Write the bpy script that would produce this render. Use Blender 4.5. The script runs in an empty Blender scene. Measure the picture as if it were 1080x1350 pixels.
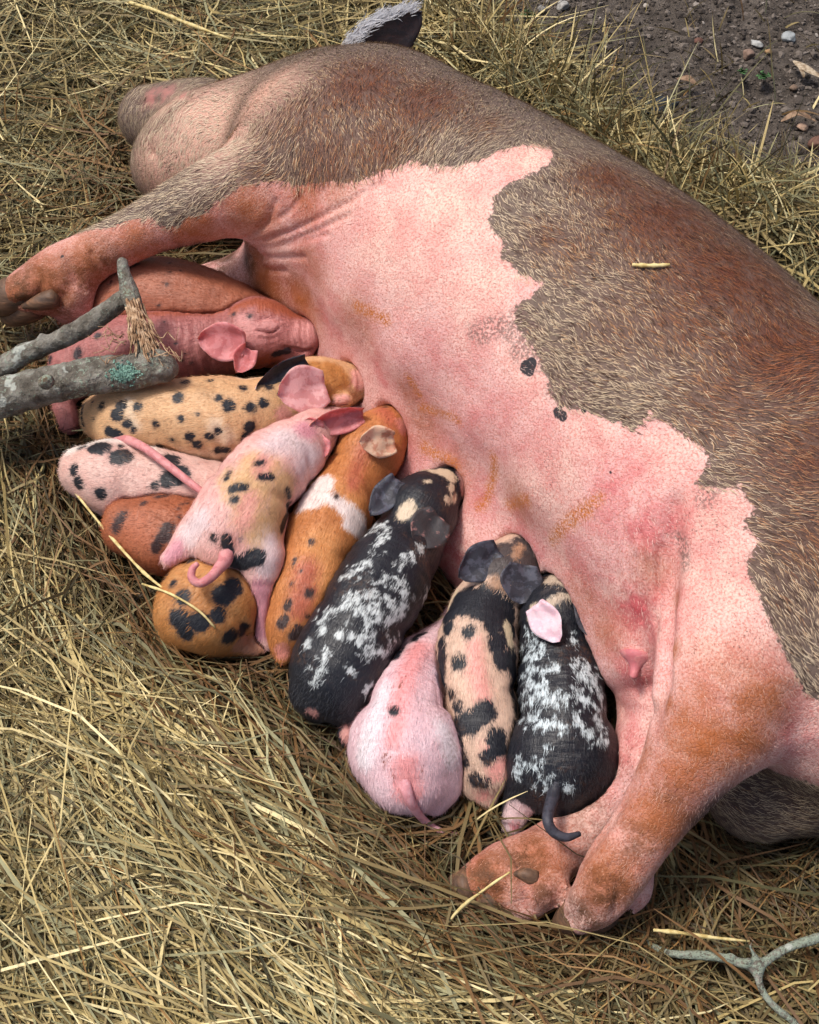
import bpy, math, random
import numpy as np
from mathutils import Vector
from mathutils.bvhtree import BVHTree

sc = bpy.context.scene
# ------------------------------------------------------------------ camera, world, sun, exposure
CAM_H = 1.25
PITCH = math.radians(55.0)          # degrees below the horizon
FPX = 1630.0                        # focal length in pixels of the 1080 x 1350 photograph
cam_d = bpy.data.cameras.new('camera')
cam = bpy.data.objects.new('camera', cam_d)
sc.collection.objects.link(cam)
cam.location = (0, 0, CAM_H)
cam.rotation_euler = (math.pi / 2 - PITCH, 0, 0)
cam_d.sensor_fit = 'VERTICAL'
cam_d.sensor_height = 24.0
cam_d.lens = 24.0 * FPX / 1350.0
cam_d.clip_start = 0.02
cam_d.clip_end = 500.0
sc.camera = cam

SUN_DIR = Vector((-0.42, 0.10, 1.0)).normalized()      # towards the sun
SUN_STRENGTH = 1.5
SKY_STRENGTH = 0.07
world = bpy.data.worlds.new('World')
sc.world = world
world.use_nodes = True
wn = world.node_tree
wn.nodes.clear()
w_out = wn.nodes.new('ShaderNodeOutputWorld')
w_bg = wn.nodes.new('ShaderNodeBackground')
w_sky = wn.nodes.new('ShaderNodeTexSky')
w_sky.sky_type = 'NISHITA'
w_sky.sun_disc = False
w_sky.sun_elevation = math.asin(SUN_DIR.z)
w_sky.sun_rotation = math.atan2(SUN_DIR.x, SUN_DIR.y)
w_sky.air_density = 1.0
w_sky.dust_density = 5.0
w_bg.inputs['Strength'].default_value = SKY_STRENGTH
wn.links.new(w_sky.outputs[0], w_bg.inputs['Color'])
wn.links.new(w_bg.outputs[0], w_out.inputs['Surface'])
sun_d = bpy.data.lights.new('sun', 'SUN')
sun_d.energy = SUN_STRENGTH
sun_d.angle = math.radians(12.0)
sun_d.color = (1.0, 0.95, 0.88)
sun_o = bpy.data.objects.new('sun', sun_d)
sc.collection.objects.link(sun_o)
sun_o.rotation_euler = SUN_DIR.to_track_quat('Z', 'Y').to_euler()
sun_o.location = SUN_DIR * 5
sc.view_settings.view_transform = 'Standard'
sc.view_settings.look = 'None'
sc.view_settings.exposure = 0.92
sc.view_settings.gamma = 1.0
sc.view_settings.use_curve_mapping = False
sc.render.engine = 'CYCLES'
sc.cycles.use_denoising = True
sc.cycles.max_bounces = 3
sc.cycles.diffuse_bounces = 3
sc.cycles.glossy_bounces = 2
sc.cycles.debug_use_spatial_splits = True
sc.cycles.use_adaptive_sampling = True
sc.cycles.adaptive_threshold = 0.02

rng = np.random.default_rng(7)
random.seed(7)

# ------------------------------------------------------------------ measuring helpers
_f = np.array([0, math.cos(PITCH), -math.sin(PITCH)])
_r = np.array([1.0, 0, 0])
_u = np.cross(_r, _f)
_C = np.array([0, 0, CAM_H])


def ray(px, py):
    d = _f * FPX + _r * (px - 540.0) + _u * (675.0 - py)
    return d / np.linalg.norm(d)


def P(px, py, z=0.0):
    d = ray(px, py)
    return _C + d * ((z - CAM_H) / d[2])


def ppm(p):
    return FPX / float((np.asarray(p) - _C).dot(_f))


def pts4(spec):
    """(px, py, z, radius in pixels) -> world x, y, z, radius in metres"""
    out = []
    for px, py, z, rp in spec:
        p = P(px, py, z)
        out.append([p[0], p[1], p[2], rp / ppm(p)])
    return np.array(out)


# ------------------------------------------------------------------ implicit surfaces
def catmull(q, n=3):
    q = np.asarray(q, float)
    if len(q) < 3:
        return q
    a = np.vstack([2 * q[0] - q[1], q, 2 * q[-1] - q[-2]])
    a[0, 3:] = q[0, 3:]
    a[-1, 3:] = q[-1, 3:]
    out = []
    for i in range(1, len(a) - 2):
        p0, p1, p2, p3 = a[i - 1], a[i], a[i + 1], a[i + 2]
        for k in range(n):
            t = k / n
            out.append(0.5 * (2 * p1 + (p2 - p0) * t + (2 * p0 - 5 * p1 + 4 * p2 - p3) * t * t + (3 * p1 - p0 - 3 * p2 + p3) * t ** 3))
    out.append(a[-2])
    return np.array(out)


def d_chain(X, q):
    """distance of points X to a chain of round cones q (n,4)"""
    if len(X) > 60000:
        return np.concatenate([d_chain(X[i:i + 50000], q) for i in range(0, len(X), 50000)])
    q = np.asarray(q, np.float32)
    best = None
    for i in range(len(q) - 1):
        a, b = q[i, :3].astype(np.float32), q[i + 1, :3].astype(np.float32)
        ab = b - a
        l2 = float(ab.dot(ab)) + 1e-12
        v = X - a
        t = np.clip((v @ ab) / l2, 0, 1)
        d = v - t[:, None] * ab
        dist = np.sqrt(np.einsum('ij,ij->i', d, d)) - (q[i, 3] + (q[i + 1, 3] - q[i, 3]) * t)
        best = dist if best is None else np.minimum(best, dist)
    return best


def d_ell(X, c, axes, rad):
    """ellipsoid: centre, 3x3 rows of unit axes, radii"""
    v = (X - np.asarray(c, np.float32)) @ np.asarray(axes, np.float32).T
    r = np.asarray(rad, np.float32)
    k0 = np.sqrt(((v / r) ** 2).sum(1))
    k1 = np.sqrt(((v / (r * r)) ** 2).sum(1)) + 1e-9
    return k0 * (k0 - 1) / k1


def smin(a, b, k):
    h = np.maximum(k - np.abs(a - b), 0) / k
    return np.minimum(a, b) - h * h * k * 0.25


class Field:
    """sparse signed-distance field on a regular grid built from primitives"""

    def __init__(self, lo, hi, h):
        self.h = h
        self.m = .06 if h > .005 else .03
        self.lo = np.asarray(lo, float)
        self.n = np.ceil((np.asarray(hi) - self.lo) / h).astype(int) + 1
        self.F = np.full(self.n, 0.25, np.float32)

    def _sub(self, lo, hi):
        i0 = np.clip(np.floor((lo - self.lo) / self.h).astype(int), 0, self.n - 1)
        i1 = np.clip(np.ceil((hi - self.lo) / self.h).astype(int) + 1, 1, self.n)
        g = [self.lo[k] + self.h * np.arange(i0[k], i1[k]) for k in range(3)]
        X = np.stack(np.meshgrid(*g, indexing='ij'), -1).reshape(-1, 3).astype(np.float32)
        return tuple(slice(i0[k], i1[k]) for k in range(3)), X, tuple(i1 - i0)

    def add_chain(self, q, k, n=3, mode='add'):
        q = catmull(q, n)
        m = self.m + k * .5
        lo = (q[:, :3] - q[:, 3:4]).min(0) - m
        hi = (q[:, :3] + q[:, 3:4]).max(0) + m
        s, X, shp = self._sub(lo, hi)
        d = d_chain(X, q).reshape(shp)
        self._mix(s, d, k, mode)

    def add_ell(self, c, axes, rad, k, mode='add'):
        m = self.m + k * .5
        R = max(rad)
        s, X, shp = self._sub(np.asarray(c) - R - m, np.asarray(c) + R + m)
        self._mix(s, d_ell(X, c, axes, rad).reshape(shp).astype(np.float32), k, mode)

    def _mix(self, s, d, k, mode):
        if mode == 'add':
            self.F[s] = smin(self.F[s], d, k)
        else:                                   # carve away
            self.F[s] = -smin(-self.F[s], d, k)

    def sample(self, X):
        """trilinear lookup; far outside returns 0.25"""
        g = (np.asarray(X) - self.lo) / self.h
        ok = np.all((g >= 0) & (g < self.n - 1.001), axis=1)
        out = np.full(len(g), 0.25, np.float32)
        gg = g[ok]
        i = gg.astype(int)
        f = (gg - i).astype(np.float32)
        v = 0
        for dx in (0, 1):
            for dy in (0, 1):
                for dz in (0, 1):
                    w = (f[:, 0] if dx else 1 - f[:, 0]) * (f[:, 1] if dy else 1 - f[:, 1]) * (f[:, 2] if dz else 1 - f[:, 2])
                    v = v + w * self.F[i[:, 0] + dx, i[:, 1] + dy, i[:, 2] + dz]
        out[ok] = v
        return out

    def surface(self, px, py):
        """first point of the surface along the line of sight to that place"""
        d = ray(px, py)
        t = np.arange(.7, 2.6, .004)
        X = _C + t[:, None] * d
        v = self.sample(X)
        i = np.nonzero(v < 0)[0]
        i = i[0] if len(i) else v.argmin()
        return X[i]

    def cut_line(self, pl, r_px, k, sink=0.0):
        q = []
        for x, y in pl:
            s = self.surface(x, y)
            q.append([*(s + ray(x, y) * sink), r_px / ppm(s)])
        q = np.array(q)
        q[0, 3] *= .5
        q[-1, 3] *= .4
        self.add_chain(q, k, 3, 'cut')

    def points(self):
        g = [self.lo[k] + self.h * np.arange(self.n[k]) for k in range(3)]
        return np.stack(np.meshgrid(*g, indexing='ij'), -1).reshape(-1, 3).astype(np.float32)


def surface_nets(fd):
    F = fd.F
    n = F.shape
    S = F < 0
    cnt = np.zeros([n[0] - 1, n[1] - 1, n[2] - 1], np.int8)
    for dx in (0, 1):
        for dy in (0, 1):
            for dz in (0, 1):
                cnt += S[dx:n[0] - 1 + dx, dy:n[1] - 1 + dy, dz:n[2] - 1 + dz]
    cells = np.argwhere((cnt > 0) & (cnt < 8))
    idx = -np.ones(cnt.shape, np.int64)
    idx[tuple(cells.T)] = np.arange(len(cells))
    acc = np.zeros((len(cells), 3))
    num = np.zeros(len(cells))
    corners = [(x, y, z) for x in (0, 1) for y in (0, 1) for z in (0, 1)]
    vals = {c: F[cells[:, 0] + c[0], cells[:, 1] + c[1], cells[:, 2] + c[2]].astype(float) for c in corners}
    for a in corners:
        for ax in range(3):
            if a[ax] == 0:
                b = list(a)
                b[ax] = 1
                b = tuple(b)
                va, vb = vals[a], vals[b]
                m = (va < 0) != (vb < 0)
                t = np.zeros(len(cells))
                t[m] = va[m] / (va[m] - vb[m])
                p = np.array(a, float)[None] + np.outer(t, np.array(b) - np.array(a))
                acc[m] += p[m]
                num[m] += 1
    V = fd.lo + fd.h * (cells + acc / num[:, None])
    quads = []
    for ax in range(3):
        o = [k for k in range(3) if k != ax]
        sl0 = [slice(None)] * 3
        sl1 = [slice(None)] * 3
        sl0[ax] = slice(0, n[ax] - 1)
        sl1[ax] = slice(1, n[ax])
        for k in o:
            sl0[k] = slice(1, n[k] - 1)
            sl1[k] = slice(1, n[k] - 1)
        A, B = S[tuple(sl0)], S[tuple(sl1)]
        for flip, msk in ((False, A & ~B), (True, ~A & B)):
            e = np.argwhere(msk)
            if not len(e):
                continue
            for k in o:
                e[:, k] += 1
            q = []
            for du, dv in ((0, 0), (1, 0), (1, 1), (0, 1)):
                c = e.copy()
                c[:, o[0]] -= du
                c[:, o[1]] -= dv
                q.append(idx[tuple(c.T)])
            q = np.stack(q, 1)
            if (ax == 1) != flip:
                q = q[:, ::-1]
            quads.append(q)
    return V, np.vstack(quads)


def vnoise(X, scale, seed=0):
    """cheap smooth value noise in -1..1 at points X (n,3)"""
    X = np.asarray(X, float) * scale
    i = np.floor(X).astype(np.int64)
    f = X - i
    f = f * f * (3 - 2 * f)

    def h(a, b, c):
        v = (a * 374761393 + b * 668265263 + c * 2147483647 + seed * 974634777) & 0xFFFFFFFF
        v = ((v ^ (v >> 13)) * 1274126177) & 0xFFFFFFFF
        return ((v ^ (v >> 16)) & 0xFFFF) / 32767.5 - 1
    r = 0
    for dx in (0, 1):
        for dy in (0, 1):
            for dz in (0, 1):
                w = (f[:, 0] if dx else 1 - f[:, 0]) * (f[:, 1] if dy else 1 - f[:, 1]) * (f[:, 2] if dz else 1 - f[:, 2])
                r = r + w * h(i[:, 0] + dx, i[:, 1] + dy, i[:, 2] + dz)
    return r


# ------------------------------------------------------------------ object helpers
def link(name, mesh, parent=None, mats=()):
    o = bpy.data.objects.new(name, mesh)
    sc.collection.objects.link(o)
    if parent is not None:
        o.parent = parent
    if mesh is not None:
        for m in mats:
            mesh.materials.append(m)
    return o


def empty(name, loc):
    o = bpy.data.objects.new(name, None)
    sc.collection.objects.link(o)
    o.location = loc
    o.empty_display_size = 0.05
    return o


def tag(o, label=None, cat=None, group=None, kind=None):
    if label:
        o['label'] = label
    if cat:
        o['category'] = cat
    if group:
        o['group'] = group
    if kind:
        o['kind'] = kind
    return o


def np_mesh(name, V, faces, smooth=True):
    """faces: (n,3) or (n,4) integer array"""
    me = bpy.data.meshes.new(name)
    V = np.asarray(V, np.float32)
    faces = np.asarray(faces, np.int32)
    k = faces.shape[1]
    me.vertices.add(len(V))
    me.vertices.foreach_set('co', V.ravel())
    me.loops.add(faces.size)
    me.loops.foreach_set('vertex_index', faces.ravel())
    me.polygons.add(len(faces))
    me.polygons.foreach_set('loop_start', np.arange(0, faces.size, k, dtype=np.int32))
    me.polygons.foreach_set('use_smooth', np.full(len(faces), smooth))
    me.update(calc_edges=True)
    return me


def put_attr(me, name, data, typ='FLOAT'):
    a = me.attributes.new(name, typ, 'POINT')
    key = {'FLOAT': 'value', 'FLOAT_VECTOR': 'vector', 'FLOAT_COLOR': 'color'}[typ]
    a.data.foreach_set(key, np.asarray(data, np.float32).ravel())


def srgb(r, g, b):
    def c(v):
        v /= 255.0
        return v / 12.92 if v <= 0.04045 else ((v + 0.055) / 1.055) ** 2.4
    return (c(r), c(g), c(b), 1.0)


class NT:
    """small node-tree writer"""

    def __init__(self, name):
        self.m = bpy.data.materials.new(name)
        self.m.use_nodes = True
        self.t = self.m.node_tree
        self.t.nodes.clear()
        self.out = self.t.nodes.new('ShaderNodeOutputMaterial')
        self.b = self.t.nodes.new('ShaderNodeBsdfPrincipled')
        self.t.links.new(self.b.outputs[0], self.out.inputs['Surface'])

    def n(self, typ, **kw):
        nd = self.t.nodes.new(typ)
        for k, v in kw.items():
            setattr(nd, k, v)
        return nd

    def put(self, sock, v):
        if hasattr(v, 'links') or hasattr(v, 'is_linked'):
            self.t.links.new(v, sock)
        else:
            sock.default_value = v

    def attr(self, name, out='Fac'):
        nd = self.n('ShaderNodeAttribute', attribute_name=name)
        return nd.outputs[out]

    def math(self, op, a, b=0.0, clamp=False):
        nd = self.n('ShaderNodeMath', operation=op, use_clamp=clamp)
        self.put(nd.inputs[0], a)
        self.put(nd.inputs[1], b)
        return nd.outputs[0]

    def noise(self, vec, scale, detail=2.0, rough=0.5, out='Fac'):
        nd = self.n('ShaderNodeTexNoise')
        if vec is not None:
            self.put(nd.inputs['Vector'], vec)
        nd.inputs['Scale'].default_value = scale
        nd.inputs['Detail'].default_value = detail
        nd.inputs['Roughness'].default_value = rough
        return nd.outputs[out]

    def vscale(self, vec, s):
        nd = self.n('ShaderNodeVectorMath', operation='MULTIPLY')
        self.put(nd.inputs[0], vec)
        nd.inputs[1].default_value = s
        return nd.outputs[0]

    def coord(self, out='Object'):
        return self.n('ShaderNodeTexCoord').outputs[out]

    def mix(self, f, a, b, mode='MIX'):
        nd = self.n('ShaderNodeMix', data_type='RGBA', blend_type=mode)
        self.put(nd.inputs[0], f)
        self.put(nd.inputs[6], a)
        self.put(nd.inputs[7], b)
        return nd.outputs[2]

    def step(self, v, lo, hi):
        nd = self.n('ShaderNodeMapRange', interpolation_type='SMOOTHSTEP')
        self.put(nd.inputs['Value'], v)
        nd.inputs['From Min'].default_value = lo
        nd.inputs['From Max'].default_value = hi
        return nd.outputs['Result']

    def ramp(self, f, stops):
        nd = self.n('ShaderNodeValToRGB')
        e = nd.color_ramp.elements
        while len(e) < len(stops):
            e.new(0.5)
        for i, (p, c) in enumerate(stops):
            e[i].position = p
            e[i].color = c
        self.put(nd.inputs[0], f)
        return nd.outputs[0]

    def bump(self, h, strength, dist, normal=None):
        nd = self.n('ShaderNodeBump')
        nd.inputs['Strength'].default_value = strength
        nd.inputs['Distance'].default_value = dist
        self.put(nd.inputs['Height'], h)
        if normal is not None:
            self.put(nd.inputs['Normal'], normal)
        return nd.outputs[0]

    def relief(self, *hs):
        """one bump from several (height, metres) pairs"""
        tot = None
        for h, amp in hs:
            v = self.math('MULTIPLY', h, amp)
            tot = v if tot is None else self.math('ADD', tot, v)
        return self.bump(tot, 1.0, 1.0)

    def done(self, color, rough=0.6, normal=None, sss=0.0, sssr=(0.01, 0.004, 0.002), spec=0.35):
        self.put(self.b.inputs['Base Color'], color)
        self.put(self.b.inputs['Roughness'], rough)
        self.b.inputs['Specular IOR Level'].default_value = spec
        if normal is not None:
            self.put(self.b.inputs['Normal'], normal)
        if sss:
            self.b.inputs['Subsurface Weight'].default_value = sss
            self.b.inputs['Subsurface Radius'].default_value = sssr
            self.b.inputs['Subsurface Scale'].default_value = 1.0
        return self.m

# ------------------------------------------------------------------ the animals' shapes
UP = np.array([0, 0, 1.0])


class Beast:
    pass


def unit(v):
    v = np.asarray(v, float)
    return v / (np.linalg.norm(v) + 1e-12)


def frame(axis, hint=UP):
    a = unit(axis)
    b = unit(np.cross(hint, a))
    return np.array([a, b, np.cross(a, b)])


# --- the sow: barrel, belly, head, four legs, one continuous surface
def build_sow():
    fd = Field((-0.60, 0.30, -0.01), (0.72, 1.66, 0.42), 0.007)
    fd.add_chain(pts4([(430, 222, .165, 134), (471, 241, .175, 158), (548, 279, .178, 180), (667, 370, .18, 208), (787, 459, .182, 222), (895, 567, .185, 236),
                       (990, 685, .185, 238), (1075, 790, .17, 215)]), .01, 4)
    # belly line with udder swellings
    fd.add_chain(pts4([(410, 350, .09, 62), (484, 374, .095, 80), (551, 432, .095, 90), (606, 490, .095, 94), (684, 560, .095, 96), (762, 648, .10, 92), (808, 705, .11, 80)]), .06)
    # the udder spreads flat towards the ground, under the piglets' heads
    fd.add_chain(pts4([(400, 405, .02, 52), (448, 445, .02, 58), (512, 518, .02, 62), (572, 608, .02, 66), (628, 702, .022, 70), (690, 765, .025, 68), (775, 805, .04, 64)]), .09)
    fd.add_chain(pts4([(825, 790, .12, 62), (836, 865, .11, 52)]), .05)
    # withers and shoulder blade
    fd.add_chain(pts4([(505, 170, .205, 80), (415, 225, .225, 72)]), .09)
    # head: skull, jowl, snout
    fd.add_chain(pts4([(430, 165, .16, 82), (350, 172, .145, 74), (285, 190, .125, 72), (252, 202, .11, 64)]), .07)
    fd.add_chain(pts4([(270, 165, .10, 60), (225, 160, .085, 50), (196, 156, .075, 40)]), .03)
    sn = P(190, 156, .075)
    fd.add_ell(sn, frame(sn - P(250, 165, .09)), (.013, .043, .045), .012)
    fd.add_chain(pts4([(215, 225, .09, 36), (250, 225, .10, 55), (300, 215, .11, 60)]), .05)      # jaw
    # fore leg on top, stretched forward
    fd.add_chain(pts4([(430, 205, .24, 74), (345, 240, .225, 60), (265, 270, .20, 49), (195, 300, .17, 36), (130, 334, .14, 34), (80, 360, .115, 37), (35, 384, .10, 30)]), .03)
    fd.add_chain(pts4([(100, 385, .105, 25), (64, 398, .09, 16)]), .02)                            # dew claw pad
    fd.add_chain(pts4([(110, 405, .08, 20), (85, 415, .06, 13)]), .02)
    # lower fore leg, mostly hidden under the upper one
    fd.add_chain(pts4([(350, 365, .04, 40), (260, 378, .028, 26), (170, 395, .022, 22)]), .04)
    # hind leg on top
    fd.add_chain(pts4([(1030, 600, .235, 172), (1000, 730, .235, 128), (970, 840, .23, 102), (945, 930, .212, 85), (905, 1010, .178, 60), (855, 1085, .14, 45), (812, 1145, .108, 44), (786, 1184, .078, 38), (764, 1212, .05, 21)]), .018)
    fd.add_chain(pts4([(985, 900, .21, 70), (1000, 960, .19, 32)]), .05)                           # hock
    fd.add_chain(pts4([(835, 1130, .09, 28), (838, 1170, .055, 24), (835, 1188, .04, 17)]), .012)  # dew claw pad
    # lower hind leg
    fd.add_chain(pts4([(905, 905, .09, 88), (865, 985, .07, 58), (798, 1066, .045, 44), (725, 1124, .034, 40), (665, 1150, .031, 40), (616, 1172, .027, 27)]), .008)
    fd.add_chain(pts4([(715, 1165, .045, 34), (690, 1192, .025, 26)]), .02)
    # ham below, and rump
    fd.add_chain(pts4([(1130, 900, .16, 150), (1090, 985, .09, 110), (1000, 1040, .055, 70)]), .05)
    # folds carved in: arm pit, flank fold before the thigh, crease under the rear teat, clefts of the feet
    fd.add_chain(pts4([(318, 335, .205, 10), (335, 330, .23, 5), (370, 325, .25, 3)]), .03, mode='cut')
    fd.cut_line([(862, 950), (872, 900), (876, 840), (879, 780), (884, 720), (893, 665)], 15, .014)
    fd.cut_line([(775, 945), (820, 938), (864, 938)], 9, .012)
    fd.cut_line([(840, 1030), (800, 1090), (766, 1138), (742, 1176), (724, 1216)], 7, .006)
    fd.cut_line([(838, 1118), (826, 1142), (817, 1170), (812, 1205)], 6, .008)
    fd.cut_line([(775, 1192), (760, 1208), (748, 1228)], 6, .008)
    fd.cut_line([(668, 1178), (645, 1180), (622, 1186), (600, 1196)], 6, .008)
    fd.cut_line([(735, 1160), (716, 1150), (700, 1165), (690, 1195)], 5, .008)
    fd.cut_line([(96, 372), (84, 392), (70, 412)], 6, .008)
    fd.cut_line([(70, 388), (45, 396), (10, 402)], 5, .008)
    fd.F = np.maximum(fd.F, (0.002 - (fd.lo[2] + fd.h * np.arange(fd.n[2])))[None, None, :].astype(np.float32))
    return fd


# --- piglets: spine chain from rump to snout, then legs and extras
PIGLETS = {}


def pig(key, spine, legs=(), extra=(), disc=None, cuts=(), h=.003):
    PIGLETS[key] = dict(spine=spine, legs=legs, extra=extra, disc=disc, cuts=cuts, h=h)


pig('p1', [(140, 410, .05, 40), (185, 398, .065, 58), (240, 402, .07, 58), (300, 418, .065, 50), (350, 440, .055, 42), (385, 462, .05, 30)],
    legs=[[(150, 425, .05, 35), (110, 425, .03, 16), (85, 428, .02, 11)]])
pig('p2', [(105, 480, .05, 36), (150, 468, .065, 46), (210, 460, .07, 50), (262, 456, .07, 45), (302, 447, .075, 39), (340, 437, .082, 44), (372, 441, .082, 33), (402, 444, .08, 24)],
    legs=[[(100, 490, .045, 30), (84, 525, .03, 17), (92, 560, .015, 13)]],
    extra=[[(349, 430, .108, 11), (360, 430, .108, 10)], [(380, 467, .066, 15), (402, 466, .07, 11)]], disc=((411, 441, .078), (385, 441, .08), 22), h=.0022)
pig('p3', [(140, 550, .06, 34), (170, 550, .075, 46), (220, 553, .08, 54), (280, 553, .085, 57), (330, 547, .085, 50), (372, 530, .088, 39), (415, 512, .094, 41), (447, 507, .09, 32), (470, 505, .086, 24)],
    extra=[[(446, 529, .103, 9), (456, 527, .103, 9)]], disc=((481, 505, .082), (455, 506, .085), 24), h=.0025)
pig('p4', [(115, 622, .05, 36), (150, 626, .055, 48), (200, 636, .055, 49), (260, 648, .055, 46), (320, 655, .05, 40), (370, 640, .05, 32)])
pig('p5', [(175, 695, .045, 40), (215, 700, .05, 50), (265, 702, .05, 48), (320, 690, .05, 42), (370, 665, .05, 34)])
pig('p6', [(298, 712, .10, 44), (312, 685, .11, 54), (335, 645, .115, 54), (362, 612, .115, 48), (390, 590, .11, 40), (415, 572, .10, 33), (440, 558, .085, 24)],
    legs=[[(262, 700, .095, 26), (240, 722, .09, 17), (222, 738, .085, 11)], [(345, 735, .095, 32), (347, 785, .065, 19), (347, 825, .035, 15), (352, 848, .02, 13)]])
pig('p7', [(388, 822, .05, 34), (402, 780, .06, 46), (422, 722, .065, 52), (447, 665, .07, 49), (470, 625, .075, 41), (492, 586, .088, 41), (510, 566, .088, 33), (525, 558, .082, 23)],
    legs=[[(376, 825, .05, 20), (369, 850, .04, 14), (373, 867, .034, 11)]], disc=((531, 558, .078), (505, 565, .085), 21))
pig('p8', [(252, 812, .045, 44), (270, 798, .055, 60), (312, 768, .05, 52), (350, 735, .045, 40)],
    legs=[[(290, 832, .035, 26), (315, 850, .022, 16), (342, 855, .018, 12)], [(235, 815, .035, 26), (226, 838, .018, 13)]])
pig('p9', [(430, 905, .06, 44), (446, 878, .07, 58), (478, 818, .08, 63), (512, 757, .085, 59), (538, 712, .09, 45), (558, 670, .10, 44), (578, 650, .097, 34), (598, 640, .092, 25)],
    legs=[[(462, 918, .055, 34), (470, 950, .04, 20), (459, 970, .034, 14)], [(415, 915, .05, 30), (415, 938, .03, 13)]], disc=((608, 636, .086), (580, 648, .09), 25))
pig('p10', [(538, 1015, .055, 58), (537, 985, .065, 64), (536, 940, .07, 54), (546, 898, .06, 43), (565, 864, .045, 33), (588, 840, .032, 25), (602, 815, .026, 20)],
    legs=[[(498, 985, .05, 38), (484, 1008, .035, 21), (490, 1030, .015, 13)], [(582, 1000, .05, 36), (590, 1036, .038, 20), (576, 1060, .028, 13)]])
pig('p11', [(648, 1010, .05, 34), (640, 970, .06, 45), (630, 910, .07, 53), (630, 845, .08, 54), (644, 798, .085, 44), (667, 757, .10, 42), (684, 737, .097, 34), (696, 727, .088, 23)],
    legs=[[(632, 1008, .045, 27), (622, 1036, .035, 14), (643, 1054, .028, 11)]])
pig('p12', [(742, 1035, .055, 44), (742, 1000, .07, 64), (742, 945, .08, 60), (738, 890, .085, 54), (735, 848, .09, 43), (736, 806, .102, 44), (738, 784, .10, 35), (740, 768, .09, 24)],
    legs=[[(700, 1020, .055, 34), (684, 1058, .035, 22), (676, 1086, .018, 17)], [(780, 1020, .055, 34), (795, 1045, .03, 18)]])


def build_piglet(key):
    s = PIGLETS[key]
    q = pts4(s['spine'])
    allq = [q] + [pts4(l) for l in s['legs']]
    a = np.vstack(allq)
    lo = (a[:, :3] - a[:, 3:4]).min(0) - .02
    hi = (a[:, :3] + a[:, 3:4]).max(0) + .02
    lo[2] = max(lo[2], -.02)
    fd = Field(lo, hi, s['h'])
    fd.add_chain(q, .005, 4)
    for l in allq[1:]:
        fd.add_chain(l, .02)
    # fuller haunches and shoulders either side of the spine
    ax = unit(q[2, :3] - q[0, :3])
    sd = unit(np.cross(ax, UP))
    for sgn in (-1, 1):
        c = q[1, :3] + sd * sgn * q[1, 3] * .52 - UP * q[1, 3] * .15 + ax * q[1, 3] * .15
        fd.add_ell(c, frame(ax + UP * .25), (q[1, 3] * .80, q[1, 3] * .58, q[1, 3] * .80), .016)
        if len(q) > 5:
            k5 = len(q) - 4
            ax5 = unit(q[k5 + 1, :3] - q[k5 - 1, :3])
            sd5 = unit(np.cross(ax5, UP))
            c = q[k5, :3] + sd5 * sgn * q[k5, 3] * .55 - UP * q[k5, 3] * .2
            fd.add_ell(c, frame(ax5), (q[k5, 3] * .62, q[k5, 3] * .5, q[k5, 3] * .72), .012)
    # cheeks
    if len(q) > 6:
        h = q[-3]
        ax2 = unit(q[-1, :3] - q[-3, :3])
        sd2 = unit(np.cross(ax2, UP))
        for sgn in (-1, 1):
            fd.add_ell(h[:3] + sd2 * sgn * h[3] * .5 - UP * .006 - ax2 * .008, frame(ax2), (h[3] * .75, h[3] * .6, h[3] * .7), .015)
    for e in s['extra']:
        fd.add_chain(pts4(e), .006)
    if s['disc']:
        c, b, r = s['disc']
        c = P(*c)
        axd = c - P(*b)
        r = r / ppm(c)
        fd.add_ell(c, frame(axd), (.006, r, r * .95), .006)
        for sgn in (-1, 1):                     # nostrils
            fr = frame(axd)
            n0 = c + fr[1] * sgn * r * .4
            fd.add_chain(np.array([[*(n0 + fr[0] * .008), .0035], [*(n0 - fr[0] * .004), .003]]), .004, mode='cut')
    fd.spine = q
    return fd


sow_fd = build_sow()
FD = {k: build_piglet(k) for k in PIGLETS}
# soft bodies press against each other: where two overlap they share the boundary
_orig = {k: (f.F.copy(), f) for k, f in FD.items()}


class _Frozen(Field):
    def __init__(self, f):
        self.h, self.lo, self.n, self.F = f.h, f.lo, f.n, f.F.copy()


_frozen = {k: _Frozen(f) for k, f in FD.items()}
for k, f in FD.items():
    X = f.points()
    F = f.F.reshape(-1)
    near = F < .03
    Xn = X[near]
    Fn = F[near].copy()
    ground = Xn[:, 2]
    for j, g in _frozen.items():
        if j == k:
            continue
        if np.any(g.lo > f.lo + f.h * f.n) or np.any(f.lo > g.lo + g.h * g.n):
            continue
        d = g.sample(Xn)
        Fn = np.maximum(Fn, np.where(d < .03, (_frozen[k].F.reshape(-1)[near] - d) * .5 + .0006, -1))
    d = sow_fd.sample(Xn)
    Fn = np.maximum(Fn, -d - .035)
    Fn = np.maximum(Fn, .003 - ground)
    F[near] = Fn
    f.F = F.reshape(f.n)


# the sow's soft belly gives way round the piglets' heads
for k, f in FD.items():
    sl, X, shp = sow_fd._sub(f.lo, f.lo + f.h * f.n)
    d = f.sample(X).reshape(shp)
    sow_fd.F[sl] = -smin(-sow_fd.F[sl], d - .0004, .006)


def edges_of(Q):
    E = np.vstack([Q[:, [i, (i + 1) % 4]] for i in range(4)])
    E.sort(1)
    key = E[:, 0].astype(np.int64) * (Q.max() + 1) + E[:, 1]
    u, first, inv = np.unique(key, return_index=True, return_inverse=True)
    return E[first], inv


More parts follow.
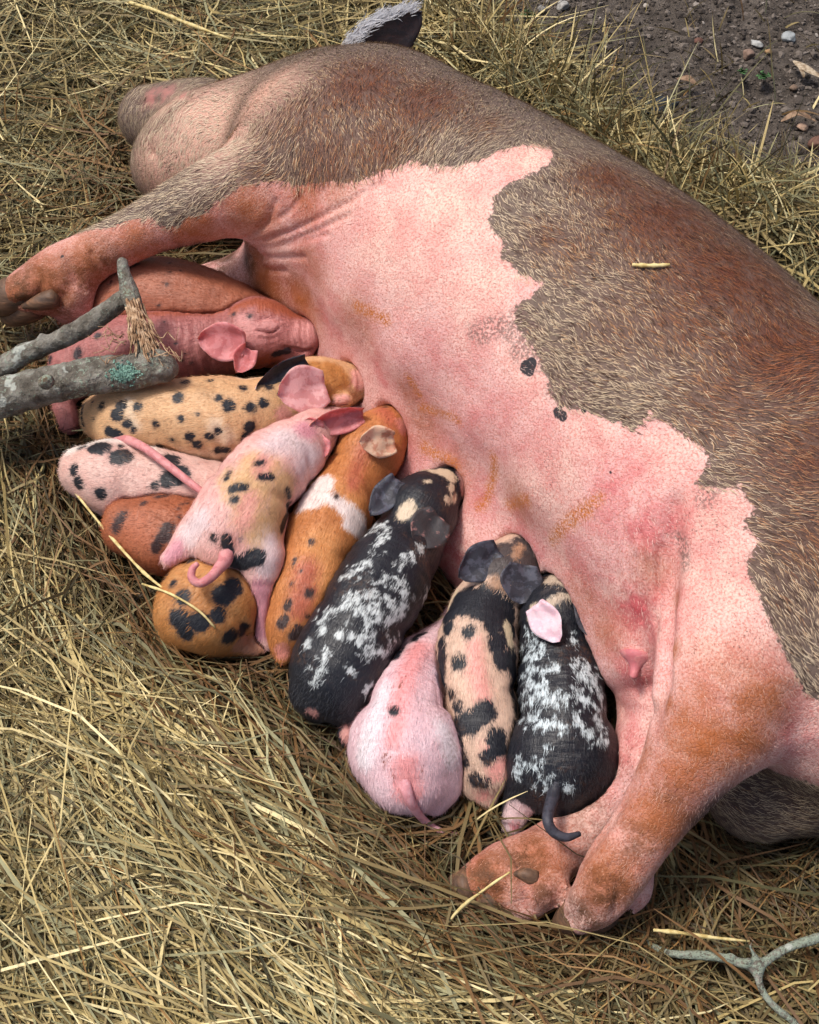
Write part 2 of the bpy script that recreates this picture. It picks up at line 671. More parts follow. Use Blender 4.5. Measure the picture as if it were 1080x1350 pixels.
def relax(V, E, it, lam=.5):
    n = len(V)
    deg = np.bincount(E.ravel(), minlength=n)[:, None]
    for _ in range(it):
        A = np.stack([np.bincount(E[:, 0], V[E[:, 1], k], n) + np.bincount(E[:, 1], V[E[:, 0], k], n) for k in range(3)], 1) / deg
        V = V + lam * (A - V)
    return V


def subdivide(V, Q):
    E, inv = edges_of(Q)
    n, m = len(V), len(Q)
    mid = (V[E[:, 0]] + V[E[:, 1]]) / 2
    cen = V[Q].mean(1)
    e = inv.reshape(4, m) + n
    c = np.arange(m) + n + len(E)
    Q2 = np.vstack([np.stack([Q[:, i], e[i], c, e[(i + 3) % 4]], 1) for i in range(4)])
    V2 = np.vstack([V, mid, cen])
    E2, _ = edges_of(Q2)
    return relax(V2, E2, 3), Q2


def mesh_np(me):
    V = np.empty(len(me.vertices) * 3, np.float32)
    me.vertices.foreach_get('co', V)
    N = np.empty(len(me.vertices) * 3, np.float32)
    me.vertices.foreach_get('normal', N)
    return V.reshape(-1, 3).astype(float), N.reshape(-1, 3).astype(float)


def beast(fd, name, sub=False):
    V, Q = surface_nets(fd)
    if sub:
        V, Q = subdivide(V, Q)
    else:
        V = relax(V, edges_of(Q)[0], 1, .4)
    me = np_mesh(name, V, Q)
    b = Beast()
    b.me, b.fd = me, fd
    b.V, b.N = mesh_np(me)
    pl = np.empty(len(me.loops), np.int32)
    me.loops.foreach_get('vertex_index', pl)
    b.Q = pl.reshape(-1, 4)
    return b


def hit(b, px, py):
    """point of the animal's own skin seen at that place of the photograph"""
    d = ray(px, py)
    rel = b.V - _C
    t = rel @ d
    o2 = np.einsum('ij,ij->i', rel, rel) - t * t
    near = np.nonzero(o2 < (1.5 * b.fd.h) ** 2)[0]
    if len(near):
        t0 = t[near].min()
        near = near[t[near] < t0 + 2.5 * b.fd.h]
        return b.V[near[o2[near].argmin()]]
    # just off the outline: nearest skin to that line of sight
    return b.V[(o2 + 1e-5 * t).argmin()]


def flecked(marks, seed):
    """break painted strokes into rows of uneven flecks"""
    r = np.random.default_rng(seed)
    out = []
    for m in marks:
        if not isinstance(m[0], tuple):
            out.append(m)
            continue
        pl, rad = m[:-1], m[-1]
        for (x0, y0), (x1, y1) in zip(pl[:-1], pl[1:]):
            n = max(2, int(math.hypot(x1 - x0, y1 - y0) / (rad * .6)))
            for t in np.linspace(0, 1, n):
                if r.random() < .88:
                    out.append((x0 + (x1 - x0) * t + r.normal(0, rad * .55), y0 + (y1 - y0) * t + r.normal(0, rad * .45), rad * r.uniform(.35, .85)))
                if r.random() < .5:               # stray flecks round about
                    out.append((x0 + (x1 - x0) * t + r.normal(0, rad * 1.9), y0 + (y1 - y0) * t + r.normal(0, rad * 1.9), r.uniform(-.2, .9)))
    return out


def pigment(b, marks):
    """signed distance (m) on the skin to a set of marks; mark = (x, y, r) or ((x, y), (x, y), ..., r)"""
    D = np.full(len(b.V), .08)
    for m in marks:
        r = m[-1]
        pl = [(m[0], m[1])] if not isinstance(m[0], tuple) else list(m[:-1])
        w = [hit(b, *p) for p in pl]
        rr = r / ppm(w[0])
        if len(w) == 1:
            d = np.linalg.norm(b.V - w[0], axis=1) - rr
        else:
            d = d_chain(b.V.astype(np.float32), np.array([[*p, rr] for p in w]))
        D = np.minimum(D, d)
    return D


def blobs(b, lst):
    """soft 0..1 stain field: (x, y, radius px, weight)"""
    A = np.zeros(len(b.V))
    for x, y, r, w in lst:
        p = hit(b, x, y)
        s = r / ppm(p)
        A = np.maximum(A, w * np.exp(-((b.V - p) ** 2).sum(1) / (s * s)))
    return A

# ------------------------------------------------------------------ the sow
sow = beast(sow_fd, 'sow_body', True)
VIEWN = unit((0.05, -.62, .78))                 # the flank's own facing direction, fixed to the body
_e1 = unit(np.cross(UP, VIEWN))
_e2 = np.cross(VIEWN, _e1)


def flank2d(X):
    X = np.asarray(X)
    return np.stack([X @ _e1, X @ _e2], -1)


def groove(b, lines, inflate=False):
    """press creases (or raise folds) into the skin along lines: ((x, y), ..., width px, depth mm)"""
    off = np.zeros(len(b.V))
    for L in lines:
        w_px, dep = L[-2:]
        pl = np.array([[*hit(b, *p), 0] for p in L[:-2]])
        pl = catmull(pl, 3) if len(pl) > 2 else pl
        w = w_px / ppm(pl[0, :3])
        d = d_chain(b.V.astype(np.float32), pl)
        off -= dep * .001 * np.exp(-(d / w) ** 2)
    b.V = b.V + b.N * off[:, None]
    b.me.vertices.foreach_set('co', b.V.astype(np.float32).ravel())
    b.me.update()
    b.V, b.N = mesh_np(b.me)


groove(sow, [
    # skin pulled into the arm pit
    ((325, 325), (380, 305), (440, 275), (505, 240), 4, 4), ((330, 330), (400, 310), (460, 285), 3.5, 3.5),
    ((322, 332), (380, 322), (430, 310), 3.5, 3), ((318, 322), (350, 295), (362, 265), 5, 4), ((322, 318), (375, 282), (395, 262), 4, 3),
    ((320, 340), (345, 355), (375, 358), 4, 4), ((318, 335), (345, 340), (400, 338), 4, 3),
    ((322, 330), (334, 340), 10, 8),
    # flank fold in front of the thigh
    ((862, 820), (868, 760), (872, 720), 5, 3), ((850, 800), (852, 740), 5, 2.5), ((838, 790), (838, 735), 5, 2),
    # crease below the rear teat
    ((842, 700), (850, 760), (846, 820), 4, 2), ((826, 700), (830, 770), 4, 1.6), ((810, 705), (812, 765), 4, 1.4), ((862, 690), (868, 770), (866, 840), 4, 2.4),
    # wrinkles over the wrist and pastern of the fore leg
    ((120, 335), (128, 352), (150, 372), 4, 3), ((90, 345), (98, 362), (112, 385), 4, 3), ((45, 355), (55, 372), (50, 392), 5, 4),
    ((140, 345), (146, 358), (158, 366), 3.5, 2),
    # cleft of the hind foot and its dew claw
    ((838, 1100), (850, 1112), 4, 2), ((770, 1160), (800, 1172), 4, 2),
    ((760, 1170), (790, 1150), (815, 1140), 4, 2), ((640, 1140), (700, 1125), 4, 2),
    # mouth, eye fold, jowl
    ((178, 140), (200, 132), (240, 125), 5, 5), ((200, 240), (196, 200), (215, 160), (245, 130), 6, 8),
    # between head and shoulder
    ((215, 255), (280, 215), (325, 170), 18, 3),
])
# soft bulges of the udder
groove(sow, [((450, 400), (440, 410), 36, -5), ((530, 470), (522, 480), 40, -5), ((620, 560), (612, 570), 42, -5), ((700, 650), (694, 660), 42, -5), ((835, 855), (838, 875), 36, -12)])

PINK = [(150, 298), (175, 290), (200, 287), (215, 300), (235, 301), (250, 286), (266, 282), (285, 268), (300, 258), (320, 245), (345, 241), (362, 237), (380, 240), (395, 247),
        (406, 241), (420, 243), (440, 240), (470, 240), (490, 233), (501, 228), (520, 222), (540, 213), (560, 216), (600, 220), (640, 208), (656, 198), (680, 192), (705, 190),
        (728, 195), (730, 205), (722, 218), (700, 228), (680, 236), (660, 250), (652, 262), (650, 276), (642, 290), (646, 301), (656, 312), (663, 316), (665, 330), (658, 341),
        (673, 348), (681, 360), (700, 368), (716, 372), (705, 388), (690, 395), (681, 406), (678, 425), (692, 445), (706, 462), (712, 480), (722, 497), (726, 520), (738, 535), (770, 541),
        (790, 548), (815, 560), (836, 567), (848, 559), (856, 542), (866, 553), (881, 561), (896, 571), (915, 582), (936, 608), (925, 622), (918, 640), (932, 641), (950, 646),
        (975, 640), (986, 660), (998, 671), (986, 685), (985, 697), (1001, 716), (985, 740), (985, 756), (1000, 780), (1006, 800), (1021, 836), (1036, 870), (1055, 900), (1066, 916)]
_poly = [flank2d(hit(sow, *p)) for p in PINK]
_tailp = [P(1110, 925, .2), P(1150, 1000, .1), P(1060, 1008, .08), P(985, 1000, .12), P(935, 1045, .12), P(900, 1300, 0), P(-200, 1300, 0), P(-200, 330, .1), P(60, 318, .12)]
_poly = np.array(_poly + [flank2d(p) for p in _tailp])


def poly_sdf(X, poly):
    """negative inside"""
    D = np.full(len(X), 9.0)
    inside = np.zeros(len(X), bool)
    for i in range(len(poly)):
        a, b = poly[i], poly[(i + 1) % len(poly)]
        ab = b - a
        t = np.clip(((X - a) @ ab) / (ab @ ab + 1e-12), 0, 1)
        D = np.minimum(D, np.linalg.norm(X - a - t[:, None] * ab, axis=1))
        c = ((a[1] > X[:, 1]) != (b[1] > X[:, 1]))
        inside ^= c & (X[:, 0] < (b[0] - a[0]) * (X[:, 1] - a[1]) / (b[1] - a[1] + 1e-12) + a[0])
    return np.where(inside, -D, D)


def sow_fields(b):
    """pigment of the hide; every field lives on the skin"""
    f = {}
    pink = poly_sdf(flank2d(b.V), _poly)
    pink = np.where(b.N @ VIEWN < -.45, np.abs(pink), pink)
    f['dark'] = -pink                                   # negative = dark hide
    f['spot'] = pigment(b, [(694, 484, 9.5), (700, 481, 9), (697, 490, 8), (736, 543, 8), (742, 548, 7), (771, 541, 4.5), (41 + 40, 340, 2.5), (320, 141, 2.5), (806, 624, 1.5)])
    f['faint'] = np.minimum(pigment(b, [((630, 440), (660, 430), (690, 440), 18), ((690, 455), (710, 470), 22), ((735, 510), (770, 520), 20), ((690, 420), (700, 440), 20)]),
                            pigment(b, [((898, 712), (902, 738), 14), ((930, 655), (940, 640), 14), (985, 640, 10)]))
    f['brown'] = blobs(b, [(880, 290, 110, 1), (960, 360, 130, 1), (1040, 460, 130, 1), (800, 235, 60, .9), (1060, 600, 110, .8), (480, 110, 80, .9), (560, 130, 70, .9), (400, 150, 90, .6),
                           (430, 210, 80, .75), (640, 160, 40, .5), (500, 190, 70, .7), (350, 235, 60, .5), (830, 420, 80, .5), (760, 330, 60, .5), (960, 520, 90, .7), (1050, 700, 80, .6), (330, 150, 30, .2), (720, 310, 40, .6), (900, 420, 90, .7), (210, 225, 40, .8), (330, 250, 80, .3), (1040, 780, 60, .3)])
    f['flush'] = blobs(b, [(838, 800, 75, 1), (820, 650, 70, .75), (850, 700, 70, .8), (780, 770, 60, .8), (560, 600, 60, .5), (640, 560, 60, .35), (500, 490, 50, .5), (430, 430, 45, .5), (690, 700, 60, .7),
                           (700, 560, 70, .3), (838, 885, 40, 1), (820, 980, 50, .8), (1050, 960, 50, .8), (600, 480, 60, .3), (400, 290, 60, .45), (1000, 880, 50, .3), (590, 720, 50, .9), (640, 660, 40, .6)])
    f['rust'] = blobs(b, [(350, 378, 48, 1.2), (395, 395, 42, 1), (335, 345, 34, 1), (410, 350, 40, .45), (470, 420, 40, .35), (560, 560, 40, .5), (540, 520, 25, .5), (600, 620, 35, .5), (680, 665, 30, .45), (800, 830, 40, .5), (770, 790, 40, .4),
                          (330, 280, 50, .8), (250, 300, 50, .9), (180, 325, 50, .8), (120, 350, 50, .9), (60, 375, 50, 1), (20, 385, 40, 1), (400, 260, 45, .6), (440, 250, 40, .4), (930, 980, 70, 1), (1000, 930, 60, .9), (870, 1080, 60, 1), (800, 1160, 60, .95), (985, 975, 50, 1), (960, 900, 60, .5), (920, 920, 40, .6),
                          (900, 1020, 50, .9), (700, 1130, 60, .9), (640, 1160, 50, 1), (850, 1000, 40, .6), (885, 860, 16, .7), (880, 930, 18, .8), (885, 790, 14, .6), (860, 750, 30, .4)])
    f['peach'] = blobs(b, [(600, 270, 90, 1), (690, 210, 60, 1), (520, 290, 80, .8), (640, 350, 60, .6), (960, 760, 80, .9), (940, 680, 60, .9), (1000, 850, 60, .7), (930, 850, 60, .5), (880, 600, 50, .6)])
    f['smear'] = pigment(b, [((650, 605), (648, 625), (641, 655), (632, 668), 7), ((788, 658), (762, 680), (738, 700), 9), ((738, 700), (724, 714), 6), ((668, 670), (695, 660), 7), ((555, 538), (590, 548), (604, 556), 5), ((540, 500), (552, 520), 6), ((560, 590), (600, 610), 7), ((470, 405), (510, 420), 7)])
    f['pale'] = blobs(b, [(270, 160, 70, 1), (250, 200, 60, .85), (210, 215, 50, .7), (340, 120, 60, .9), (300, 185, 50, .8), (370, 110, 40, .6), (220, 130, 35, .8), (200, 185, 20, .3)])
    f['nose'] = blobs(b, [(200, 126, 18, .9), (218, 121, 16, .9), (236, 122, 13, .9)])
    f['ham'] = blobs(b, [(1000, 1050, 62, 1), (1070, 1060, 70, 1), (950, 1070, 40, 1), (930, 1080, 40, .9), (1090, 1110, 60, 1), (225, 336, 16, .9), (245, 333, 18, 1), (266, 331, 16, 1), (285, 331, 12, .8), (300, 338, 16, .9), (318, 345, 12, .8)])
    f['mud'] = blobs(b, [(345, 385, 25, .4), (268, 335, 8, .8), (240, 348, 40, 1), (290, 345, 34, 1), (325, 348, 22, .9), (620, 1180, 30, .8), (660, 1200, 30, .6), (60, 410, 30, .6), (20, 385, 45, 1), (70, 395, 40, .8), (100, 370, 34, .7), (150, 345, 20, .4), (770, 1215, 40, 1), (840, 1110, 34, .7), (800, 1180, 40, .9), (690, 1130, 40, .9), (640, 1160, 40, 1), (880, 1050, 30, .5), (720, 1180, 30, .9), (140, 345, 34, .6), (60, 370, 30, .7), (340, 400, 30, .5), (770, 1050, 40, .7), (820, 1010, 40, .4)])
    return f


sf = sow_fields(sow)
# hair lies along the body: guide strokes (x, y, dx, dy) in the photograph, carried onto the skin
FLOW = [(720, 200, .6, .8), (700, 280, .6, .8), (850, 300, .3, 1), (780, 240, .4, .9), (750, 420, .85, .5), (850, 550, .85, .5), (1000, 600, 1, .35), (1000, 420, .5, .6), (1060, 500, .9, 0), (900, 440, .45, .9),
        (480, 150, .1, 1), (400, 190, -.2, 1), (340, 230, -.9, .5), (250, 280, -.9, .45), (570, 190, -.4, .8), (640, 180, -.5, .6), (290, 150, .7, -.4), (340, 115, .8, -.3), (220, 210, .4, -.8), (200, 190, .3, -.7),
        (1040, 780, .4, .9), (1020, 650, .9, .5), (600, 350, .95, .25), (480, 330, .9, -.2), (750, 650, .4, .9), (640, 500, .9, .4), (830, 760, .1, 1), (950, 800, .5, .85), (900, 1040, -.45, .9), (820, 1140, -.5, .85), (980, 930, .2, 1),
        (180, 310, -.9, .4), (80, 360, -.9, .4), (760, 1090, -.7, .6), (1000, 1050, .9, .1), (1060, 960, .8, .3)]
_fp, _fd = [], []
for x, y, dx, dy in FLOW:
    a, c = hit(sow, x, y), hit(sow, x + 14 * dx, y + 14 * dy)
    _fp.append(a)
    _fd.append(unit(c - a))
_fp, _fd = np.array(_fp), np.array(_fd)


def flow_at(X, N):
    w = 1.0 / (((X[:, None, :] - _fp[None]) ** 2).sum(-1) + 4e-4) ** 2
    d = (w[:, :, None] * _fd[None]).sum(1)
    d -= N * (d * N).sum(1)[:, None]
    return d / (np.linalg.norm(d, axis=1)[:, None] + 1e-9)


def hair_mesh(name, B, D, N, L, W, tilt, C, curl=.25, seed=1):
    """each hair a tapering strip of three triangles, lying along D and lifting by tilt"""
    r = np.random.default_rng(seed)
    n = len(B)
    S = np.cross(N, D)
    bend = (r.random((n, 1)) - .5) * 2 * curl
    up = np.tan(tilt)[:, None]
    mid = B + L[:, None] * .55 * (D + N * up * 1.1 + S * bend * .35)
    tip = B + L[:, None] * (D + N * up * .75 + S * bend)
    w = W[:, None] * S
    root = B - N * .0006
    V = np.stack([root - w, root + w, mid - w * .75, mid + w * .75, tip], 1).reshape(-1, 3)
    k = np.arange(n)[:, None] * 5
    T = np.concatenate([k + [0, 1, 3], k + [0, 3, 2], k + [2, 3, 4]], 0)
    me = np_mesh(name, V, T)
    put_attr(me, 'hc', np.repeat(np.concatenate([C, np.ones((n, 1))], 1), 5, 0), 'FLOAT_COLOR')
    return me


def scatter(b, n, weight, seed=1):
    """n random skin points, area weighted times a per-vertex weight -> index arrays and positions"""
    r = np.random.default_rng(seed)
    T = np.vstack([b.Q[:, [0, 1, 2]], b.Q[:, [0, 2, 3]]])
    A = np.linalg.norm(np.cross(b.V[T[:, 1]] - b.V[T[:, 0]], b.V[T[:, 2]] - b.V[T[:, 0]]), axis=1) * weight[T].mean(1)
    c = np.cumsum(A)
    f = np.searchsorted(c, r.random(n) * c[-1])
    u, v = r.random(n), r.random(n)
    m = u + v > 1
    u[m], v[m] = 1 - u[m], 1 - v[m]
    t = T[f]
    w3 = np.stack([1 - u - v, u, v], 1)
    pos = (b.V[t] * w3[:, :, None]).sum(1)
    nor = (b.N[t] * w3[:, :, None]).sum(1)
    nor /= np.linalg.norm(nor, axis=1)[:, None]
    return t, w3, pos, nor


def lin(c):
    return np.array(srgb(*c)[:3])


# --- materials
def sow_skin():
    t = NT('sow_hide')
    oc = t.coord()
    n_f = t.noise(oc, 420, 3, .6)
    n_m = t.noise(oc, 60, 3, .6)
    n_l = t.noise(oc, 9, 2, .5)
    pink = t.mix(t.step(n_l, .35, .65), srgb(240, 192, 188), srgb(242, 202, 190))
    pink = t.mix(t.math('MULTIPLY', t.attr('peach'), .8), pink, srgb(240, 206, 184))
    pink = t.mix(t.step(n_f, .42, .66), pink, srgb(216, 150, 138))
    n_k = t.noise(oc, 24, 3, .6)
    pink = t.mix(t.math('MULTIPLY', t.step(n_k, .36, .74), .5), pink, srgb(214, 126, 122))
    fl = t.math('MULTIPLY', t.attr('flush'), t.step(t.math('ADD', t.math('MULTIPLY', n_k, .6), t.math('MULTIPLY', n_m, .4)), .28, .72))
    pink = t.mix(fl, pink, srgb(202, 86, 94))
    pink = t.mix(t.math('MULTIPLY', t.attr('rust'), t.step(t.math('ADD', n_m, t.math('MULTIPLY', n_f, .5)), .48, .95)), pink, srgb(150, 80, 36))
    pink = t.mix(t.math('MULTIPLY', t.attr('rust'), .92), pink, srgb(174, 100, 58))
    sm = t.math('ADD', t.attr('smear'), t.math('MULTIPLY', t.math('SUBTRACT', n_m, .5), .012))
    pink = t.mix(t.math('MULTIPLY', t.math('SUBTRACT', 1.0, t.step(sm, -.005, .007)), t.step(n_f, .34, .62)), pink, srgb(200, 118, 46))
    dk = t.mix(t.attr('brown'), srgb(112, 96, 86), srgb(90, 48, 33))
    dk = t.mix(t.math('MULTIPLY', t.step(n_m, .35, .7), .5), dk, srgb(118, 96, 84))
    dk = t.mix(t.math('MULTIPLY', t.attr('pale'), 1.2, True), dk, srgb(204, 158, 140))
    dk = t.mix(t.math('MULTIPLY', t.attr('nose'), t.step(n_m, .25, .6)), dk, srgb(178, 118, 110))
    e = t.math('ADD', t.attr('dark'), t.math('MULTIPLY', t.math('SUBTRACT', t.noise(oc, 150, 4, .65), .5), .016))
    dmask = t.math('SUBTRACT', 1.0, t.step(e, -.0012, .0012))
    col = t.mix(dmask, pink, dk)
    fm = t.math('ADD', t.attr('faint'), t.math('MULTIPLY', t.math('SUBTRACT', n_m, .5), .02))
    fm = t.math('MULTIPLY', t.math('SUBTRACT', 1.0, t.step(fm, -.008, .006)), t.step(t.noise(oc, 330, 2, .5), .40, .58))
    col = t.mix(t.math('MULTIPLY', fm, .75), col, srgb(120, 94, 88))
    sp = t.math('ADD', t.attr('spot'), t.math('MULTIPLY', t.math('SUBTRACT', t.noise(oc, 260, 2), .5), .004))
    col = t.mix(t.math('SUBTRACT', 1.0, t.step(sp, -.0007, .0007)), col, srgb(58, 54, 58))
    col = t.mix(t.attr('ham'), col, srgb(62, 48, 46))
    mud = t.math('MULTIPLY', t.attr('mud'), t.step(t.math('ADD', n_m, t.math('MULTIPLY', n_f, .4)), .42, .86))
    col = t.mix(mud, col, srgb(92, 60, 38))
    # specks of dirt
    vo = t.n('ShaderNodeTexVoronoi')
    vo.inputs['Scale'].default_value = 210
    t.put(vo.inputs['Vector'], oc)
    spk = t.math('MULTIPLY', t.math('LESS_THAN', vo.outputs['Distance'], .17), t.step(t.math('ADD', t.noise(oc, 12, 2), t.math('MULTIPLY', t.attr('mud'), .4)), .52, .7))
    col = t.mix(t.math('MULTIPLY', spk, .6), col, srgb(84, 48, 40))
    wr = t.n('ShaderNodeTexVoronoi', feature='DISTANCE_TO_EDGE')
    wr.inputs['Scale'].default_value = 260
    t.put(wr.inputs['Vector'], oc)
    nb = t.relief((t.step(wr.outputs['Distance'], 0, .12), .00030), (n_f, .0006), (n_m, .0018))
    return t.done(col, .60, nb, 0, spec=.3)


def hair_mat(name='bristle'):
    t = NT(name)
    c = t.attr('hc', 'Color')
    return t.done(c, .5, None, 0, spec=.3)


HAIR = hair_mat()
sow_root = empty('sow', (.10, .95, 0))
tag(sow_root, 'large pink and brown-grey sow lying on her side in the hay', 'pig')


def child(name, me, root, mats, label=None):
    o = link(name, me, root, mats)
    o.location = -Vector(root.location)
    if label:
        o['label'] = label
    return o


for k, v in sf.items():
    put_attr(sow.me, k, v)
sow_body = child('body', sow.me, sow_root, [sow_skin()])

# --- bristles of the sow
seen = (sow.V[:, 2] > .02) & (sow.N @ unit((0, -.5, .86)) > -.55)
dens_dark = np.where(seen & (sf['dark'] < .001), 1.0, 0.0) * np.where(sf['nose'] > .4, .1, 1)


def sow_hair(name, n, weight, seed, length, width, dark):
    t, w3, B, N = scatter(sow, n, weight, seed)
    r = np.random.default_rng(seed + 50)
    g = {k: (v[t] * w3).sum(1) for k, v in sf.items()}
    D = flow_at(B, N)
    jit = r.normal(0, .16, (n, 3)) + .34 * np.stack([vnoise(B, 28, s) for s in (1, 2, 3)], 1) + .25 * np.stack([vnoise(B, 75, s) for s in (4, 5, 6)], 1)
    D = D + jit
    D -= N * (D * N).sum(1)[:, None]
    D /= np.linalg.norm(D, axis=1)[:, None]
    one = np.ones((n, 1))
    if dark:
        big = vnoise(B, 14, 5)[:, None] * .5 + .5
        br = np.clip(g['brown'] * 1.15 + .04 + r.normal(0, .2, n), 0, 1)[:, None]
        pale, tan, brn, drk = lin((204, 184, 156)), lin((180, 138, 98)), lin((142, 86, 54)), lin((70, 44, 32))
        C = pale * (1 - br) + tan * br
        C = np.where(br > .55, tan + (brn - tan) * np.clip((br - .55) / .35, 0, 1), C)
        pl_ = np.clip(g['pale'] * 1.3, 0, 1)[:, None]
        C = C * (1 - pl_) + lin((220, 202, 176)) * pl_
        mixd = (r.random((n, 1)) < (.22 + .15 * br) * (1 - .8 * pl_)) * 1.0
        C = C * (1 - mixd) + (drk * (.7 + .6 * r.random((n, 1)))) * mixd
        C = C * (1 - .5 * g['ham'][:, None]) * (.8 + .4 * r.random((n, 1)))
        C = C * (1 - g['nose'][:, None] * .5)
        L = length * (.55 + .8 * r.random(n)) * np.clip(1 - .5 * g['nose'], .3, 1)
    else:
        C = (lin((238, 202, 192)) * one) * (.85 + .3 * r.random((n, 1)))
        ru = np.clip(g['rust'], 0, 1)[:, None]
        C = C * (1 - .8 * ru) + lin((186, 118, 68)) * ru * .8
        dk2 = (r.random((n, 1)) < .15)
        C = np.where(dk2, lin((150, 84, 74)) * one, C)
        L = length * (.5 + .9 * r.random(n))
    W = width * (.7 + .6 * r.random(n))
    me = hair_mesh(name, B, D, N, L, W, r.uniform(.05, .26, n), np.clip(C, 0, 1), .3, seed)
    o = link(name, me, sow_body, [HAIR])
    o['kind'] = 'stuff'
    return o


sow_hair('bristle_coat', 100000, dens_dark, 11, .0122, .00028, True)
dens_pink = np.where(seen & (sf['dark'] > -.002), 1.0, 0.0) * np.where(sf['mud'] > .5, .3, 1)
sow_hair('fine_hair', 30000, dens_pink, 12, .0058, .00018, False)

# ------------------------------------------------------------------ ears, tails, hooves
def tube(path, radii, sides=8, caps=True):
    """path (n,3), radii (n,) -> vertices, quads (caps closed by collapsing)"""
    path = np.asarray(path, float)
    n = len(path)
    T = np.gradient(path, axis=0)
    T /= np.linalg.norm(T, axis=1)[:, None] + 1e-12
    ref = unit(np.cross(T[0], UP if abs(T[0, 2]) < .9 else np.array([1.0, 0, 0])))
    V = []
    for i in range(n):
        ref = unit(ref - T[i] * ref.dot(T[i]))
        o = np.cross(T[i], ref)
        a = np.linspace(0, 2 * math.pi, sides, endpoint=False)
        V.append(path[i] + radii[i] * (np.cos(a)[:, None] * ref + np.sin(a)[:, None] * o))
    V = np.vstack(V)
    Q = []
    for i in range(n - 1):
        for j in range(sides):
            k = (j + 1) % sides
            Q.append((i * sides + j, i * sides + k, (i + 1) * sides + k, (i + 1) * sides + j))
    if caps:
        V = np.vstack([V, path[0] - T[0] * radii[0] * .4, path[-1] + T[-1] * radii[-1] * .4])
        c0, c1 = n * sides, n * sides + 1
        for j in range(0, sides, 2):
            k, l = (j + 1) % sides, (j + 2) % sides
            Q.append((c0, l, k, j))
            e = (n - 1) * sides
            Q.append((c1, e + j, e + k, e + l))
    return V, np.array(Q)


def tail_mesh(name, spec, n=4):
    q = catmull(pts4(spec), n)
    return np_mesh(name, *tube(q[:, :3], q[:, 3], 10))


def ear_mesh(name, base, tip, width, face=(0, -.6, .8), cup=.35, droop=0.0, thick=.0022, roll=0.0, asym=0.0, fold=0.0, wr=.0012, seed=0):
    """leaf-shaped ear with thickness; base and tip are (px, py, z); width in pixels; face = outward normal of the side seen"""
    b, t = P(*base), P(*tip)
    L = np.linalg.norm(t - b)
    ax = unit(t - b)
    nrm = np.asarray(face, float)
    nrm = unit(nrm - ax * nrm.dot(ax))
    sd = np.cross(ax, nrm)
    if roll:
        nrm, sd = nrm * math.cos(roll) + sd * math.sin(roll), sd * math.cos(roll) - nrm * math.sin(roll)
    W = width / ppm(b) / 2
    nr, nc = 15, 13
    V = []
    for layer in (0, 1):
        for i in range(nr):
            u = i / (nr - 1)
            prof = (.62 + .42 * math.sin(math.pi * min(1, u * 1.25) * .8)) * (1 - u ** 3.6) ** .62 + .02
            for j in range(nc):
                s = -1 + 2 * j / (nc - 1)
                c = b + ax * L * (u - .08) + sd * asym * W * u
                edge = 1 - .9 * abs(s) ** 6
                off = cup * W * (s * s - .3) * (1 - u * .55) + droop * L * u * u + fold * W * max(0, s) ** 2 * 1.2
                off += wr * math.sin(7 * s + 3 * u + seed) * (1 - u) + wr * .8 * math.sin(11 * u + 2 * s + seed * 2)
                p = c + sd * s * W * prof + nrm * (off + (1 if layer == 0 else -1) * thick * .5 * edge * (1 + 2.2 * (1 - u) ** 2))
                V.append(p)
    Q = []
    m = nr * nc
    for i in range(nr - 1):
        for j in range(nc - 1):
            a = i * nc + j
            Q.append((a, a + 1, a + nc + 1, a + nc))
            Q.append((m + a, m + a + nc, m + a + nc + 1, m + a + 1))
    rim = [(i * nc, (i + 1) * nc) for i in range(nr - 1)] + [((nr - 1) * nc + j, (nr - 1) * nc + j + 1) for j in range(nc - 1)] + \
          [((i + 1) * nc - 1 + nc, (i + 1) * nc - 1) for i in range(nr - 1)] + [(j + 1, j) for j in range(nc - 1)]
    for a, c in rim:
        Q.append((a, c, m + c, m + a))
    me = np_mesh(name, np.array(V), np.array(Q))
    face_ids = np.zeros(len(Q), np.int32)
    face_ids[1:2 * (nr - 1) * (nc - 1):2] = 1
    me['two_sided'] = 1
    me.polygons.foreach_set('material_index', face_ids)
    return me


_mcache = {}


def skin_mat(name, c1, c2=None, patch=.5, sss=.25, rough=.55, scale=90):
    """plain mottled skin for ears, tails and feet"""
    key = (name, c1, c2)
    if key in _mcache:
        return _mcache[key]
    t = NT(name)
    oc = t.coord()
    n1 = t.noise(oc, scale, 3, .6)
    n2 = t.noise(oc, 600, 3, .6)
    a, b = srgb(*c1), srgb(*(c2 or tuple(int(v * .78) for v in c1)))
    col = t.mix(t.step(n1, patch - .06, patch + .06), a, b)
    col = t.mix(t.math('MULTIPLY', n2, .35), col, tuple(v * .6 for v in a[:3]) + (1,))
    nb = t.relief((n2, .0004), (n1, .001))
    _mcache[key] = t.done(col, rough, nb, sss, (.008, .003, .002), .35)
    return _mcache[key]


def hoof_mat():
    t = NT('hoof_horn')
    oc = t.coord()
    n = t.noise(t.vscale(oc, (1, 1, 4)), 60, 4, .6)
    col = t.ramp(n, [(0.25, srgb(56, 44, 38)), (0.55, srgb(104, 78, 60)), (0.8, srgb(150, 108, 78))])
    return t.done(col, .55, t.bump(n, .5, .003), 0, spec=.35)


HOOF = hoof_mat()


def hoof_mesh(name, spec):
    q = catmull(pts4(spec), 4)
    V, Q = tube(q[:, :3], q[:, 3], 14)
    return np_mesh(name, V, Q)


